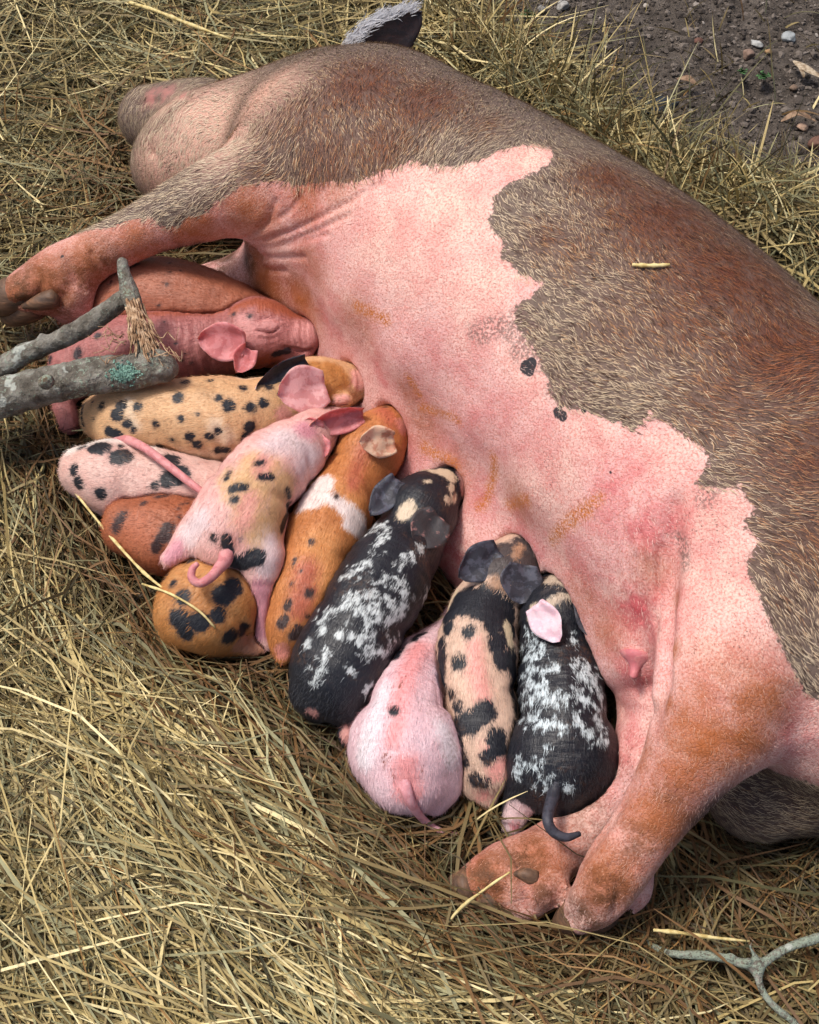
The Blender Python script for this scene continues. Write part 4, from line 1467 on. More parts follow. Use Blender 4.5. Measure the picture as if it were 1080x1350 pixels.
def soil_side(x, y):
    """signed metres past the hay's edge: positive on bare soil"""
    X = np.stack([x, y], 1)
    D = np.full(len(X), 99.0)
    S = np.zeros(len(X))
    for a, b in zip(SOIL_EDGE[:-1], SOIL_EDGE[1:]):
        ab = b - a
        t = np.clip((X - a) @ ab / (ab @ ab), 0, 1)
        d = np.linalg.norm(X - a - t[:, None] * ab, axis=1)
        cr = ab[0] * (X[:, 1] - a[1]) - ab[1] * (X[:, 0] - a[0])
        m = d < D
        S[m] = np.sign(cr[m])
        D[m] = d[m]
    return D * S


def fbm2(x, y, s, seed=0):
    X = np.stack([x, y, np.zeros_like(x)], 1)
    return vnoise(X, s, seed) * .6 + vnoise(X, s * 2.3, seed + 1) * .28 + vnoise(X, s * 5.1, seed + 2) * .14


def hay_height(x, y):
    s = soil_side(x, y)
    h = .012 + .024 * fbm2(x, y, 3.2, 11) + .016 * fbm2(x, y, 9, 14)
    h = h * np.clip(1 - (s + .12) / .16, 0, 1) - .012
    # the nest is hollowed where the animals lie, banked up in front and along the edge of the bed
    ridge = np.exp(-((s + .10) / .06) ** 2) * (x > .05) * .02
    bank = np.clip((.62 - y - .55 * (x + .1)) / .35, 0, 1) * .045 + np.clip((-.42 - x) / .2, 0, 1) * np.clip((1.1 - y) / .3, 0, 1) * .02
    return h + ridge + bank * np.clip((x * -.2 + .75 - y) / .2, 0, 1)


ax_f = np.concatenate([-np.geomspace(60, 1.3, 26), np.arange(-1.25, 1.2501, .014), np.geomspace(1.3, 60, 26)])
ay_f = np.concatenate([-np.geomspace(60, .3, 26), np.arange(-.25, 2.8501, .014), np.geomspace(2.9, 70, 26)])
gx, gy = np.meshgrid(ax_f, ay_f, indexing='ij')
gxr, gyr = gx.ravel(), gy.ravel()
ss = soil_side(gxr, gyr)
gz = hay_height(gxr, gyr) - .016
so = np.clip(ss / .05, 0, 1)
gz = gz * (1 - so) + so * (-.012 + .008 * fbm2(gxr, gyr, 14, 3) + .004 * fbm2(gxr, gyr, 60, 4))
far = np.clip((np.hypot(gxr, gyr - 1.2) - 2) / 3, 0, 1)
gz = gz * (1 - far) - .02 * far
nx_, ny_ = len(ax_f), len(ay_f)
ii, jj = np.meshgrid(np.arange(nx_ - 1), np.arange(ny_ - 1), indexing='ij')
a = (ii * ny_ + jj).ravel()
gm = np_mesh('ground', np.stack([gxr, gyr, gz], 1), np.stack([a, a + ny_, a + ny_ + 1, a + 1], 1))
put_attr(gm, 'soil', so)


def ground_mat():
    t = NT('ground_soil')
    oc = t.coord()
    n1 = t.noise(oc, 26, 5, .65)
    n2 = t.noise(oc, 160, 4, .65)
    soil = t.ramp(n1, [(.3, srgb(58, 52, 47)), (.55, srgb(90, 82, 75)), (.75, srgb(116, 107, 99))])
    soil = t.mix(t.step(n2, .55, .75), soil, srgb(118, 108, 99))
    litter = t.ramp(t.noise(t.vscale(oc, (1, .35, 1)), 190, 3, .6), [(.3, srgb(26, 20, 11)), (.5, srgb(48, 38, 22)), (.72, srgb(76, 63, 38))])
    col = t.mix(t.attr('soil'), litter, soil)
    return t.done(col, .95, t.bump(t.math('ADD', n1, n2), .8, .012), 0, spec=.15)


g_o = link('ground', gm, None, [ground_mat()])
g_o['kind'] = 'structure'

# --- hay: blades in loose parallel wisps, layered, kept clear of the animals
ANIMALS = [sow_fd] + list(FD.values())


def blades(n, region, seed, length, width, layer, lift, spread, wisp=7, tone=(0.0, 1.0), arch=.12, prefer=None, cull=True):
    r = np.random.default_rng(seed)
    m = n // wisp
    x0, x1, y0, y1 = region
    cx, cy = r.uniform(x0, x1, m), r.uniform(y0, y1, m)
    if prefer is None:
        ang = r.uniform(0, math.pi, m)
    else:
        ang = prefer(cx, cy, r)
    k = np.repeat(np.arange(m), wisp)
    n = len(k)
    ang = ang[k] + r.normal(0, spread, n)
    px = cx[k] + r.normal(0, .035, n)
    py = cy[k] + r.normal(0, .035, n)
    L = length * np.clip(r.lognormal(0, .5, n), .25, 2.6)
    W = width * np.clip(r.lognormal(0, .35, n), .45, 2.2)
    s = soil_side(px, py)
    keep = r.random(n) < np.clip(1 - (s + .05) / .10, 0.0, 1)
    t = np.linspace(-.5, .5, 6)
    dx, dy = np.cos(ang), np.sin(ang)
    bend = r.normal(0, .16, n) + .14 * r.normal(0, 1, m)[k]
    kink = r.normal(0, .05, (n, 6))
    along = t[None] * L[:, None]
    lat = (bend[:, None] * (t ** 2)[None] * 2 + kink * .35) * L[:, None]
    X = px[:, None] + dx[:, None] * along - dy[:, None] * lat
    Y = py[:, None] + dy[:, None] * along + dx[:, None] * lat
    lay = r.uniform(layer[0], layer[1], n)
    tl = r.normal(0, lift, n)
    Z = hay_height(X.ravel(), Y.ravel()).reshape(X.shape) * .75 + (hay_height(px, py) * .25 + lay)[:, None] + tl[:, None] * along + arch * r.normal(.3, 1, n)[:, None] * (.25 - t ** 2)[None] * L[:, None] * .6
    Pm = np.stack([X, Y, Z], -1)
    if cull:
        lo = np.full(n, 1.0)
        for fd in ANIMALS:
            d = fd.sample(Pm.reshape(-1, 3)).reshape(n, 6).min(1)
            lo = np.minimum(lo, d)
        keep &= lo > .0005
    else:
        lo = np.full(n, 1.0)
    Pm = Pm[keep]
    shade_fade = np.clip(lo[keep] / .11, 0, 1)            # hay darkened and browned close to the animals, painting the nest's shade
    W, ang, k = W[keep], ang[keep], k[keep]
    n = len(Pm)
    T = np.gradient(Pm, axis=1)
    T /= np.linalg.norm(T, axis=2)[:, :, None] + 1e-12
    roll = r.normal(0, .7, n)[:, None] + r.normal(0, .5, n)[:, None] * t[None] * 2
    S = np.cross(T, UP)
    S /= np.linalg.norm(S, axis=2)[:, :, None] + 1e-9
    Nn = np.cross(S, T)
    S = S * np.cos(roll)[:, :, None] + Nn * np.sin(roll)[:, :, None]
    prof = np.array([.55, .95, 1, 1, .85, .25])
    wv = S * (W[:, None] * prof[None] * .5)[:, :, None]
    V = np.stack([Pm - wv, Pm + wv], 2).reshape(-1, 3)
    base = np.arange(n)[:, None] * 12
    Q = np.concatenate([base + np.array([2 * i, 2 * i + 1, 2 * i + 3, 2 * i + 2]) for i in range(5)], 0)
    to = np.clip((r.uniform(tone[0], tone[1], n) * .7 + .3 * r.random(m)[k]) * (.62 + .38 * shade_fade), 0, 1)
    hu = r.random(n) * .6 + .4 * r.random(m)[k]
    hu = np.where(r.random(n) < .45 * (1 - shade_fade), .97, hu)
    return V, Q, np.repeat(to, 12), np.repeat(hu, 12)


def swirl(cx, cy, r):
    """hay is drawn round the nest: combed down to the right in front, looser elsewhere"""
    n = len(cx)
    ang = r.uniform(0, math.pi, n)
    front = np.exp(-((cx + .14) / .36) ** 2) * np.clip((.78 - cy) / .2, 0, 1)
    left = np.exp(-((cx + .45) / .2) ** 2) * np.exp(-((cy - .85) / .2) ** 2)
    pref_f = math.radians(-42) + r.normal(0, .30, n)
    pref_l = math.radians(-62) + r.normal(0, .35, n)
    u = r.random(n)
    ang = np.where(u < front * .9, pref_f, np.where(u < (front * .9 + left * .75), pref_l, ang))
    return ang


def hay_mat():
    t = NT('dry_hay')
    to, hu = t.attr('tone'), t.attr('hue')
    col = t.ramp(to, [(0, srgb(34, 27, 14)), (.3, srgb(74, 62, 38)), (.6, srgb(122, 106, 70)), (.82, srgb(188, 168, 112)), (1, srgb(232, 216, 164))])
    grn = t.ramp(to, [(0, srgb(36, 33, 20)), (.5, srgb(100, 96, 66)), (1, srgb(172, 168, 128))])
    brn = t.ramp(to, [(0, srgb(44, 30, 16)), (.5, srgb(106, 76, 44)), (1, srgb(176, 138, 88))])
    col = t.mix(t.step(hu, .58, .68), col, grn)
    col = t.mix(t.step(hu, .90, .93), col, brn)
    nz = t.noise(t.coord(), 260, 2, .5)
    col = t.mix(t.math('MULTIPLY', t.step(nz, .5, .75), .35), col, srgb(96, 76, 44))
    return t.done(col, .6, None, 0, spec=.3)


HAYM = hay_mat()
R_IN = (-.95, .95, .18, 2.25)
parts = [  # lower layers toned darker, so the shade in the gaps is painted in
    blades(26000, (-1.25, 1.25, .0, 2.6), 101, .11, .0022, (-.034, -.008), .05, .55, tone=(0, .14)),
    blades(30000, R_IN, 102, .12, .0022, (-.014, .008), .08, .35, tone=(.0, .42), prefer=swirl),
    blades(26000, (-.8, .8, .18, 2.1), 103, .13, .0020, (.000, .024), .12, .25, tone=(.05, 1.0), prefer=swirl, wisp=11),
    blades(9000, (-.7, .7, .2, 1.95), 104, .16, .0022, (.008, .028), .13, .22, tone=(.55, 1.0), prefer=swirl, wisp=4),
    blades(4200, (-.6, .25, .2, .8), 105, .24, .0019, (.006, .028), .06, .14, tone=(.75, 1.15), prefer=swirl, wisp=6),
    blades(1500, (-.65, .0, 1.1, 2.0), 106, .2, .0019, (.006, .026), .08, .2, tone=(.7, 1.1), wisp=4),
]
# the bank of taller, upright wisps along the edge of the bed on the right
r5 = np.random.default_rng(55)
tt = r5.random(1500)
ei = np.interp(tt, np.linspace(0, 1, 7), np.arange(1, 8))
ex = np.interp(ei, np.arange(10), SOIL_EDGE[:, 0]) + r5.normal(-.05, .045, 1500)
ey = np.interp(ei, np.arange(10), SOIL_EDGE[:, 1]) + r5.normal(-.07, .05, 1500)
parts.append(None)


def upright(x, y, seed, length):
    r = np.random.default_rng(seed)
    n = len(x)
    u = np.linspace(0, 1, 6)
    az = r.uniform(0, 2 * math.pi, n)
    lean = np.clip(r.normal(.55, .25, n), .1, 1.2)
    L = length * np.clip(r.lognormal(0, .4, n), .3, 2.2)
    arc = lean[:, None] + u[None] * r.normal(.5, .35, n)[:, None]
    step = L[:, None] / 5
    hor = np.cumsum(np.sin(arc) * step, 1)
    ver = np.cumsum(np.cos(arc) * step, 1)
    Pm = np.stack([x[:, None] + np.cos(az)[:, None] * hor, y[:, None] + np.sin(az)[:, None] * hor, hay_height(x, y)[:, None] - .01 + ver], -1)
    lo = np.full(n, 1.0)
    for fd in ANIMALS:
        lo = np.minimum(lo, fd.sample(Pm.reshape(-1, 3)).reshape(n, 6).min(1))
    Pm = Pm[lo > .001]
    n = len(Pm)
    T = np.gradient(Pm, axis=1)
    T /= np.linalg.norm(T, axis=2)[:, :, None] + 1e-12
    side = r.normal(0, 1, (n, 1, 3))
    S = np.cross(T, np.repeat(side, 6, 1))
    S /= np.linalg.norm(S, axis=2)[:, :, None] + 1e-9
    W = .0022 * np.clip(r.lognormal(0, .3, n), .5, 2)
    wv = S * (W[:, None] * np.array([.9, 1, 1, .9, .7, .15])[None] * .5)[:, :, None]
    V = np.stack([Pm - wv, Pm + wv], 2).reshape(-1, 3)
    base = np.arange(n)[:, None] * 12
    Q = np.concatenate([base + np.array([2 * i, 2 * i + 1, 2 * i + 3, 2 * i + 2]) for i in range(5)], 0)
    return V, Q, np.repeat(r.uniform(.35, 1, n), 12), np.repeat(r.random(n), 12)


parts[-1] = upright(ex, ey, 56, .085)
oxy = np.random.default_rng(57)
parts.append(upright(oxy.uniform(-.9, .9, 1600), oxy.uniform(.2, 2.1, 1600), 58, .05))
k0 = 0
VV, QQ, TT, HH = [], [], [], []
for V_, Q_, t_, h_ in parts:
    VV.append(V_)
    QQ.append(Q_ + k0)
    TT.append(t_)
    HH.append(h_)
    k0 += len(V_)
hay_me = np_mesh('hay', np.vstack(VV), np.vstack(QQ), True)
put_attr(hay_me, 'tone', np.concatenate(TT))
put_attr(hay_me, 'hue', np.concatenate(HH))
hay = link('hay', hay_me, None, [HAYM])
tag(hay, 'loose dry straw coloured hay bedding spread under the pigs', 'hay', None, 'stuff')

# --- soil crumbs
ICO = []
_ph = (1 + 5 ** .5) / 2
ICO_V = np.array([(-1, _ph, 0), (1, _ph, 0), (-1, -_ph, 0), (1, -_ph, 0), (0, -1, _ph), (0, 1, _ph), (0, -1, -_ph), (0, 1, -_ph), (_ph, 0, -1), (_ph, 0, 1), (-_ph, 0, -1), (-_ph, 0, 1)]) / math.hypot(1, _ph)
ICO_F = np.array([(0, 11, 5), (0, 5, 1), (0, 1, 7), (0, 7, 10), (0, 10, 11), (1, 5, 9), (5, 11, 4), (11, 10, 2), (10, 7, 6), (7, 1, 8), (3, 9, 4), (3, 4, 2), (3, 2, 6), (3, 6, 8), (3, 8, 9), (4, 9, 5), (2, 4, 11), (6, 2, 10), (8, 6, 7), (9, 8, 1)])


def crumbs(n, seed):
    r = np.random.default_rng(seed)
    x, y = r.uniform(.0, 1.2, n), r.uniform(1.3, 2.5, n)
    s = soil_side(x, y)
    k = s > -.03
    x, y = x[k], y[k]
    n = len(x)
    sz = .0018 * np.clip(r.lognormal(.1, .60, n), .4, 4.5)
    z = np.full(n, -.010) + .008 * fbm2(x, y, 14, 3) + .004 * fbm2(x, y, 60, 4) - sz * .2
    V = ICO_V[None] * (1 + r.normal(0, .22, (n, 12, 1))) * sz[:, None, None] * np.stack([r.uniform(.7, 1.5, n), r.uniform(.7, 1.4, n), r.uniform(.5, 1, n)], 1)[:, None]
    V = V + np.stack([x, y, z], 1)[:, None]
    F = (np.arange(n)[:, None, None] * 12 + ICO_F[None]).reshape(-1, 3)
    me = np_mesh('soil_crumbs', V.reshape(-1, 3), F, False)
    put_attr(me, 'tone', np.repeat(r.random(n), 12))
    return me


t_ = NT('soil_crumb')
col_ = t_.ramp(t_.attr('tone'), [(0, srgb(50, 45, 41)), (.45, srgb(86, 78, 72)), (.8, srgb(114, 105, 97)), (.97, srgb(122, 112, 104)), (1, srgb(158, 150, 142))])
CRM = t_.done(col_, .95, t_.bump(t_.noise(t_.coord(), 500, 3), .6, .003), 0, spec=.15)
cr = link('soil_crumbs', crumbs(20000, 77), None, [CRM])
tag(cr, 'dark crumbly bare soil at the top right corner', 'soil', None, 'stuff')

# ------------------------------------------------------------------ branch, twig, stones and bits on the ground
def bark_mat(name, lichen=.5, scale=1.0, warm=False):
    t = NT(name)
    oc = t.coord()
    n1 = t.noise(oc, 55 * scale, 5, .65)
    n2 = t.noise(oc, 240 * scale, 4, .7)
    n3 = t.noise(oc, 20 * scale, 3, .6)
    col = t.ramp(n1, [(.28, srgb(58, 52, 46)), (.48, srgb(108, 102, 92)), (.68, srgb(152, 148, 138))])
    col = t.mix(t.step(n3, .55, .72), col, srgb(110, 92, 72))
    col = t.mix(t.math('MULTIPLY', t.step(t.math('ADD', n2, t.math('MULTIPLY', n3, .5)), 1.0 - lichen * .4, 1.1 - lichen * .4), .75), col, srgb(152, 166, 148))
    col = t.mix(t.math('MULTIPLY', t.step(t.noise(oc, 33 * scale, 3), .64, .68), .8), col, srgb(186, 190, 180))
    if warm:
        col = t.mix(t.step(t.noise(oc, 16, 2), .66, .70), col, srgb(190, 128, 96))
    return t.done(col, .85, t.relief((n1, .008 / scale), (n2, .003 / scale)), 0, spec=.2)


def wood_object(name, chains, h, mat, knots=(), rough=.0012, seed=0):
    qs = [pts4(c) for c in chains]
    a = np.vstack(qs)
    fd = Field((a[:, :3] - a[:, 3:4]).min(0) - .012, (a[:, :3] + a[:, 3:4]).max(0) + .012, h)
    fd.m = .012
    for q in qs:
        fd.add_chain(q, .006, 4)
    for x, y, z, r in knots:
        fd.add_chain(pts4([(x, y, z, r), (x + 2, y - 2, z + .002, r)]), .004)
    b = beast(fd, name)
    d = rough * (vnoise(b.V, 90, seed) + .7 * vnoise(b.V * np.array([1, 1, 1]), 210, seed + 1) + 1.2 * vnoise(b.V, 30, seed + 2))
    b.V = b.V + b.N * d[:, None]
    b.me.vertices.foreach_set('co', b.V.astype(np.float32).ravel())
    b.me.update()
    b.V, b.N = mesh_np(b.me)
    return b


branch = empty('branch', tuple(P(60, 500, .10)))
tag(branch, 'forked grey branch with broken fibrous end and lichen, lying over the piglets', 'branch')
BARK = bark_mat('grey_bark', .5)
bw = wood_object('limb', [[(-330, 640, .02, 27), (-120, 566, .09, 27), (0, 525, .12, 26), (110, 498, .14, 24), (185, 488, .15, 24), (212, 484, .152, 22)]], .0026, BARK, [(60, 505, .165, 10), (215, 488, .155, 17), (205, 478, .158, 18)], .0014, 3)
limb = child('limb', bw.me, branch, [BARK])
bw2 = wood_object('limb', [[(-330, 660, .02, 15), (-80, 525, .10, 14), (0, 486, .125, 14.5), (30, 468, .135, 13.5), (60, 456, .145, 13), (100, 438, .155, 13), (140, 412, .166, 13), (164, 394, .173, 12)]], .0022, BARK, [(53, 445, .155, 5), (85, 436, .162, 6)], .0009, 6)
child('limb', bw2.me, branch, [BARK])
bw3 = wood_object('stub', [[(161, 347, .207, 7.5), (166, 368, .196, 10), (172, 388, .185, 13), (178, 408, .178, 12), (188, 440, .166, 10), (198, 470, .158, 16)]], .002, BARK, [], .0008, 9)
stub = child('stub', bw3.me, branch, [BARK])
# torn fibres
tW = NT('torn_wood')
nW = tW.noise(tW.coord(), 120, 3)
TORN = tW.done(tW.ramp(nW, [(.3, srgb(112, 82, 58)), (.5, srgb(168, 136, 106)), (.75, srgb(206, 180, 150))]), .8, None, 0, spec=.2)
rb = np.random.default_rng(21)
FV, FQ, fk = [], [], 0
for i in range(85):
    u0 = rb.uniform(0, .55)
    u1 = u0 + rb.uniform(.25, .6)
    side = rb.normal(0, 1)
    pts = []
    for s in np.linspace(0, 1, 6):
        u = u0 + (u1 - u0) * s
        x = 172 + 26 * u + side * (6 + 3 * u) + (rb.normal(0, 2) + side * 4) * max(0, s - .5) * 2
        y = 393 + 82 * u + rb.normal(0, 1.2)
        z = .188 - .022 * u + .006 * (1 - side * side * .4) + rb.uniform(0, .003) + (.010 * max(0, s - .6) * rb.random())
        pts.append((x, y, z, rb.uniform(.8, 2.6) * (1 - .6 * s)))
    q = catmull(pts4(pts), 2)
    V_, Q_ = tube(q[:, :3], q[:, 3], 4)
    FV.append(V_)
    FQ.append(Q_ + fk)
    fk += len(V_)
for i in range(14):                                 # loose curling shreds
    x, y = rb.choice([162, 205]) + rb.normal(0, 5), rb.uniform(440, 482)
    sg = -1 if x < 185 else 1
    pts = [(x + sg * s * rb.uniform(5, 9), y - s * rb.uniform(-4, 5), .178 + .004 * s, 1.0 * (1 - .15 * s)) for s in range(5)]
    q = catmull(pts4(pts), 2)
    V_, Q_ = tube(q[:, :3], q[:, 3], 4)
    FV.append(V_)
    FQ.append(Q_ + fk)
    fk += len(V_)
o = link('torn_fibres', np_mesh('torn_fibres', np.vstack(FV), np.vstack(FQ)), stub, [TORN])
o['label'] = 'pale torn wood fibres at the break'
o['kind'] = 'stuff'
# lichen crust
LV, LF, lk = [], [], 0
for i in range(420):
    a_, r_ = rb.uniform(0, 6.28), abs(rb.normal(0, 1))
    h_ = hit(bw, 164 + math.cos(a_) * 11 * r_, 491 + math.sin(a_) * 7 * r_)
    n_ = bw.N[((bw.V - h_) ** 2).sum(1).argmin()]
    s_ = rb.uniform(.0007, .0019)
    v = ICO_V * (1 + rb.normal(0, .3, (12, 1))) * s_
    v -= np.outer(v @ n_, n_) * .4
    LV.append(h_ + n_ * s_ * rb.uniform(.2, 1.0) + v)
    LF.append(ICO_F + lk)
    lk += 12
tl_ = NT('teal_lichen')
nl_ = tl_.noise(tl_.coord(), 300, 3)
LICH = tl_.done(tl_.ramp(nl_, [(.3, srgb(78, 104, 92)), (.55, srgb(126, 164, 148)), (.8, srgb(166, 192, 176))]), .9, None, 0, spec=.15)
o = link('lichen', np_mesh('lichen', np.vstack(LV), np.vstack(LF), False), limb, [LICH])
o['label'] = 'crusty blue-green lichen patch'

twig = empty('twig', tuple(P(1000, 1275, .02)))
tag(twig, 'thin forked twig with pale lichen on the hay at the bottom right corner', 'twig')
TWM = bark_mat('twig_bark', .8, 1.4, True)
tw = wood_object('stem', [[(838, 1232, 0.016, 4.0), (880, 1256, 0.044, 5.2), (940, 1261, 0.056, 6.0), (998, 1274, 0.060, 6.8)], [(996, 1276, 0.060, 6.4), (1036, 1251, 0.064, 6.4), (1080, 1236, 0.066, 6.8), (1180, 1205, 0.067, 7.2)],
                          [(998, 1274, 0.060, 5.6), (1003, 1302, 0.056, 5.2), (1022, 1328, 0.052, 5.2), (1050, 1350, 0.048, 5.6), (1110, 1395, 0.042, 5.6)], [(1000, 1268, 0.062, 3.2), (990, 1250, 0.070, 2.4), (992, 1240, 0.074, 1.2)]], .0016, TWM, [(984, 1270, 0.064, 5.6), (962, 1264, 0.060, 4.0)], .0006, 12)
child('stem', tw.me, twig, [TWM])


def rock(name, label, x, y, r, flat, col, cat='stone', seed=0, elong=1.0, z=None):
    rr = np.random.default_rng(seed)
    V, F = ICO_V.copy(), ICO_F.copy()
    for _ in range(2):
        cache = {}
        V = list(V)
        nF = []

        def mid(a, b):
            k = (min(a, b), max(a, b))
            if k not in cache:
                m = (np.asarray(V[a]) + np.asarray(V[b])) / 2
                V.append(m / np.linalg.norm(m))
                cache[k] = len(V) - 1
            return cache[k]
        for a, b, c in F:
            ab, bc, ca = mid(a, b), mid(b, c), mid(c, a)
            nF += [(a, ab, ca), (b, bc, ab), (c, ca, bc), (ab, bc, ca)]
        V, F = np.array(V), np.array(nF)
    # facets: clip the ball by random planes
    for _ in range(9):
        n = unit(rr.normal(0, 1, 3))
        d = V @ n
        lim = rr.uniform(.55, .9)
        V = V - np.outer(np.maximum(d - lim, 0), n)
    V = V + .05 * vnoise(V, 2.5, seed)[:, None] * V
    base = P(x, y, -.008 if z is None else z)
    s = .85 * r / ppm(base)
    an = rr.uniform(0, 3.14)
    V = V * np.array([s * elong, s, s * flat])
    V = np.stack([V[:, 0] * math.cos(an) - V[:, 1] * math.sin(an), V[:, 0] * math.sin(an) + V[:, 1] * math.cos(an), V[:, 2]], 1)
    t = NT('stone_' + cat)
    nz = t.noise(t.coord(), 90, 4, .6)
    m = t.done(t.mix(t.step(nz, .4, .7), srgb(*col), srgb(*[int(v * .68) for v in col])), .85, t.relief((nz, .0015)), 0, spec=.25)
    o = link(name, np_mesh(name, V, F), None, [m])
    o.location = base + np.array([0, 0, s * flat * .35])
    tag(o, label, cat, 'stones scattered on the bare soil')
    return o


rock('pebble', 'white rounded pebble at the top edge of the soil, beside a grey one', 741, 10, 11, .7, (166, 163, 158), seed=1)
rock('pebble', 'grey pebble next to the green sprout at the hay\'s upper edge', 715, 13, 8, .7, (136, 134, 130), seed=2)
rock('pebble', 'flat white chip on the soil above the pinkish stone', 997, 58, 8, .35, (176, 176, 172), seed=3, elong=1.5)
rock('pebble', 'pale grey-white stone, farthest right of the soil\'s white stones', 1040, 51, 12, .55, (158, 162, 162), seed=4, elong=1.2)
rock('pebble', 'pinkish tan angular stone below the flat white chip', 986, 75, 11, .8, (140, 116, 102), seed=5)
rock('pebble', 'small tan pebble right of the pinkish stone', 1013, 69, 6, .6, (158, 126, 92), seed=6)
rock('pebble', 'dull reddish brown stone in the middle of the soil', 921, 56, 8, .6, (104, 74, 64), seed=7)
rock('pebble', 'brown stone on the soil right of the green sprouts', 1045, 118, 8, .7, (124, 104, 88), seed=8)
rock('pebble', 'pale brown stone at the right edge above the hay', 1058, 169, 10, .6, (168, 140, 120), seed=9)
rock('pebble', 'large reddish stone cut off by the right edge of the picture', 1079, 194, 17, .7, (112, 82, 70), seed=10)
rock('pebble', 'tiny whitish pebble at the top edge of the soil', 852, 8, 5, .6, (168, 160, 150), seed=11)
rock('slate_shard', 'dark blue-grey flat shard half buried at the hay\'s edge', 862, 138, 30, .16, (58, 64, 72), 'shard', seed=12, elong=1.5)


def leaf_blade(name, spec, width, col, curl=.3):
    """dry leaf or leaflet: pointed blade with a folded midrib; spec = centre line (px, py, z)"""
    q = np.array([P(*s) for s in spec])
    q = catmull(np.hstack([q, np.zeros((len(q), 1))]), 4)[:, :3]
    n = len(q)
    T = np.gradient(q, axis=0)
    T /= np.linalg.norm(T, axis=1)[:, None]
    S = np.cross(T, UP)
    S /= np.linalg.norm(S, axis=1)[:, None]
    w = width / ppm(q[0]) / 2
    u = np.linspace(0, 1, n)
    pr = np.sin(np.pi * np.clip(u * .96 + .03, 0, 1)) ** .7 * w
    rows = []
    for s, z in ((-1, curl), (-.5, curl * .3), (0, 0), (.5, curl * .3), (1, curl)):
        rows.append(q + S * (pr * s)[:, None] + UP[None] * (pr * z)[:, None])
    V = np.stack(rows, 1).reshape(-1, 3)
    V = np.vstack([V, V - UP * .0007])
    Q = []
    m = n * 5
    for i in range(n - 1):
        for j in range(4):
            a = i * 5 + j
            Q.append((a, a + 1, a + 6, a + 5))
            Q.append((m + a, m + a + 5, m + a + 6, m + a + 1))
        for e in (0, 4):
            a = i * 5 + e
            Q.append((a, a + 5, m + a + 5, m + a) if e == 0 else (a + 5, a, m + a, m + a + 5))
    return np_mesh(name, V, np.array(Q))


def leaf_mat(name, c1, c2):
    t = NT(name)
    n = t.noise(t.coord(), 150, 3)
    return t.done(t.mix(t.step(n, .35, .7), srgb(*c1), srgb(*c2)), .7, t.relief((n, .0008)), 0, spec=.3)


DRY = leaf_mat('dry_leaf', (186, 170, 146), (140, 118, 92))
DRY2 = leaf_mat('dry_leaf_brown', (150, 124, 100), (110, 84, 64))
GRN = leaf_mat('green_sprout', (74, 108, 64), (54, 84, 48))
for lab, spec, w, m in (('long pale dry leaf on the soil at the right edge', [(1046, 80, .006), (1060, 90, .012), (1086, 104, .008)], 13, DRY),
                        ('short pale dry leaf lying across the long dry leaf', [(1050, 82, .010), (1058, 92, .013), (1060, 102, .006)], 9, DRY),
                        ('crumpled brownish dry leaf in the soil just above the hay', [(892, 104, .004), (906, 104, .012), (920, 112, .006)], 13, DRY2),
                        ('narrow dry leaf on the soil below the green sprouts', [(1030, 160, .004), (1052, 150, .012), (1076, 160, .01)], 10, DRY2)):
    o = link('dry_leaf', leaf_blade('dry_leaf', spec, w, None), None, [m])
    tag(o, lab, 'leaf', 'dry leaves on the soil')
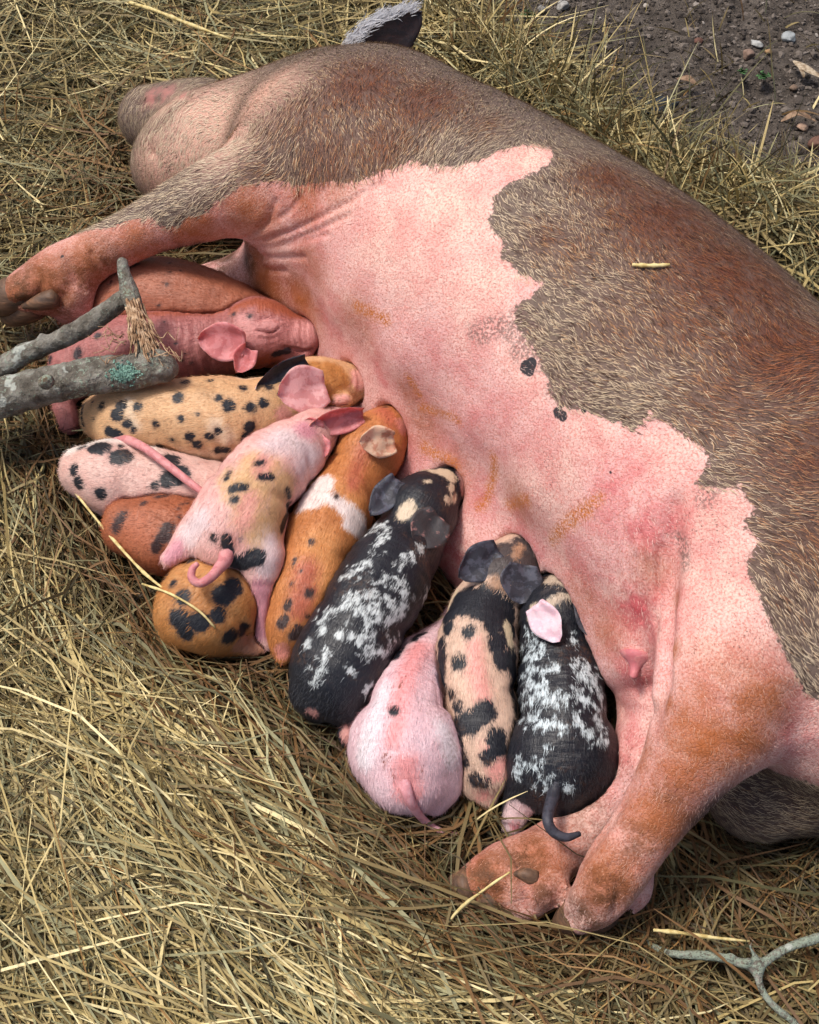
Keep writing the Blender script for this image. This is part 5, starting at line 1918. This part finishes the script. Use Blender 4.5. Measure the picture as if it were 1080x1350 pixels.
for lab, x, y, s, seed in (('tiny green sprout at the hay\'s top edge beside the grey pebble', 697, 19, 13, 1), ('smaller green sprout on the soil, left of its leafier neighbour', 979, 94, 9, 2),
                           ('leafier green sprout on the soil, between the pinkish and brown stones', 1007, 100, 14, 3)):
    rs = np.random.default_rng(seed)
    root = empty('sprout', tuple(P(x, y, -.006)))
    tag(root, lab, 'plant', 'green sprouts on the soil')
    for k in range(6):
        a_ = k * 1.05 + rs.uniform(0, .6)
        ln = s * rs.uniform(.6, 1.0)
        sp = [(x, y, -.004), (x + math.cos(a_) * ln * .5, y + math.sin(a_) * ln * .35, .012), (x + math.cos(a_) * ln, y + math.sin(a_) * ln * .6, .010 + rs.uniform(-.004, .006))]
        child('leaf', leaf_blade('leaf', sp, s * .55, None, .25), root, [GRN])

# single stalks that stand out from the bed
STK = leaf_mat('pale_stalk', (226, 208, 150), (190, 166, 104))
for lab, spec in (('pale grass seed head stuck on the sow\'s brown back', [(834, 349, None, 2.2), (850, 350, None, 3.0), (866, 350, None, 3.0), (883, 349, None, 1.6)]),
                  ('thick pale stalk lying just right of the sow\'s hind hoof', [(862, 1226, .055, 2.6), (900, 1230, .06, 2.8), (940, 1236, .06, 2.6), (988, 1241, .055, 1.6)]),
                  ('long pale stalk crossing the hay at the top left', [(170, 3, .05, 2.0), (205, 14, .055, 2.4), (250, 32, .05, 2.4), (305, 52, .045, 1.4)]),
                  ('long yellow stalk beside the heap, running from the far left to the patched rump', [(92, 640, .05, 1.8), (140, 700, .06, 2.3), (190, 755, .065, 2.3), (235, 790, .10, 1.6)]),
                  ('yellow stalk lying across the orange and black patched piglet', [(188, 770, .06, 1.6), (225, 783, None, 2.0), (262, 805, None, 2.0), (284, 828, None, 1.2)]),
                  ('bright yellow stalk leaning out of the hay left of the lower hind hoof', [(556, 1268, .03, 1.6), (600, 1205, .05, 2.2), (640, 1172, .085, 2.0), (672, 1150, .10, 1.2)])):
    fix = []
    for x, y, z, r_ in spec:
        if z is None:
            src = sow if x > 700 else P8B
            z = hit(src, x, y)[2] + .004
        fix.append((x, y, z, r_))
    q = catmull(pts4(fix), 4)
    jit = np.random.default_rng(int(q[0, 0] * 1e4) % 997)
    q[:, 3] *= 1 + .25 * jit.normal(0, 1, len(q)).clip(-1, 1)
    o = link('hay_stalk', np_mesh('hay_stalk', *tube(q[:, :3], q[:, 3], 6)), None, [STK])
    tag(o, lab, 'stalk', 'single pale stalks')
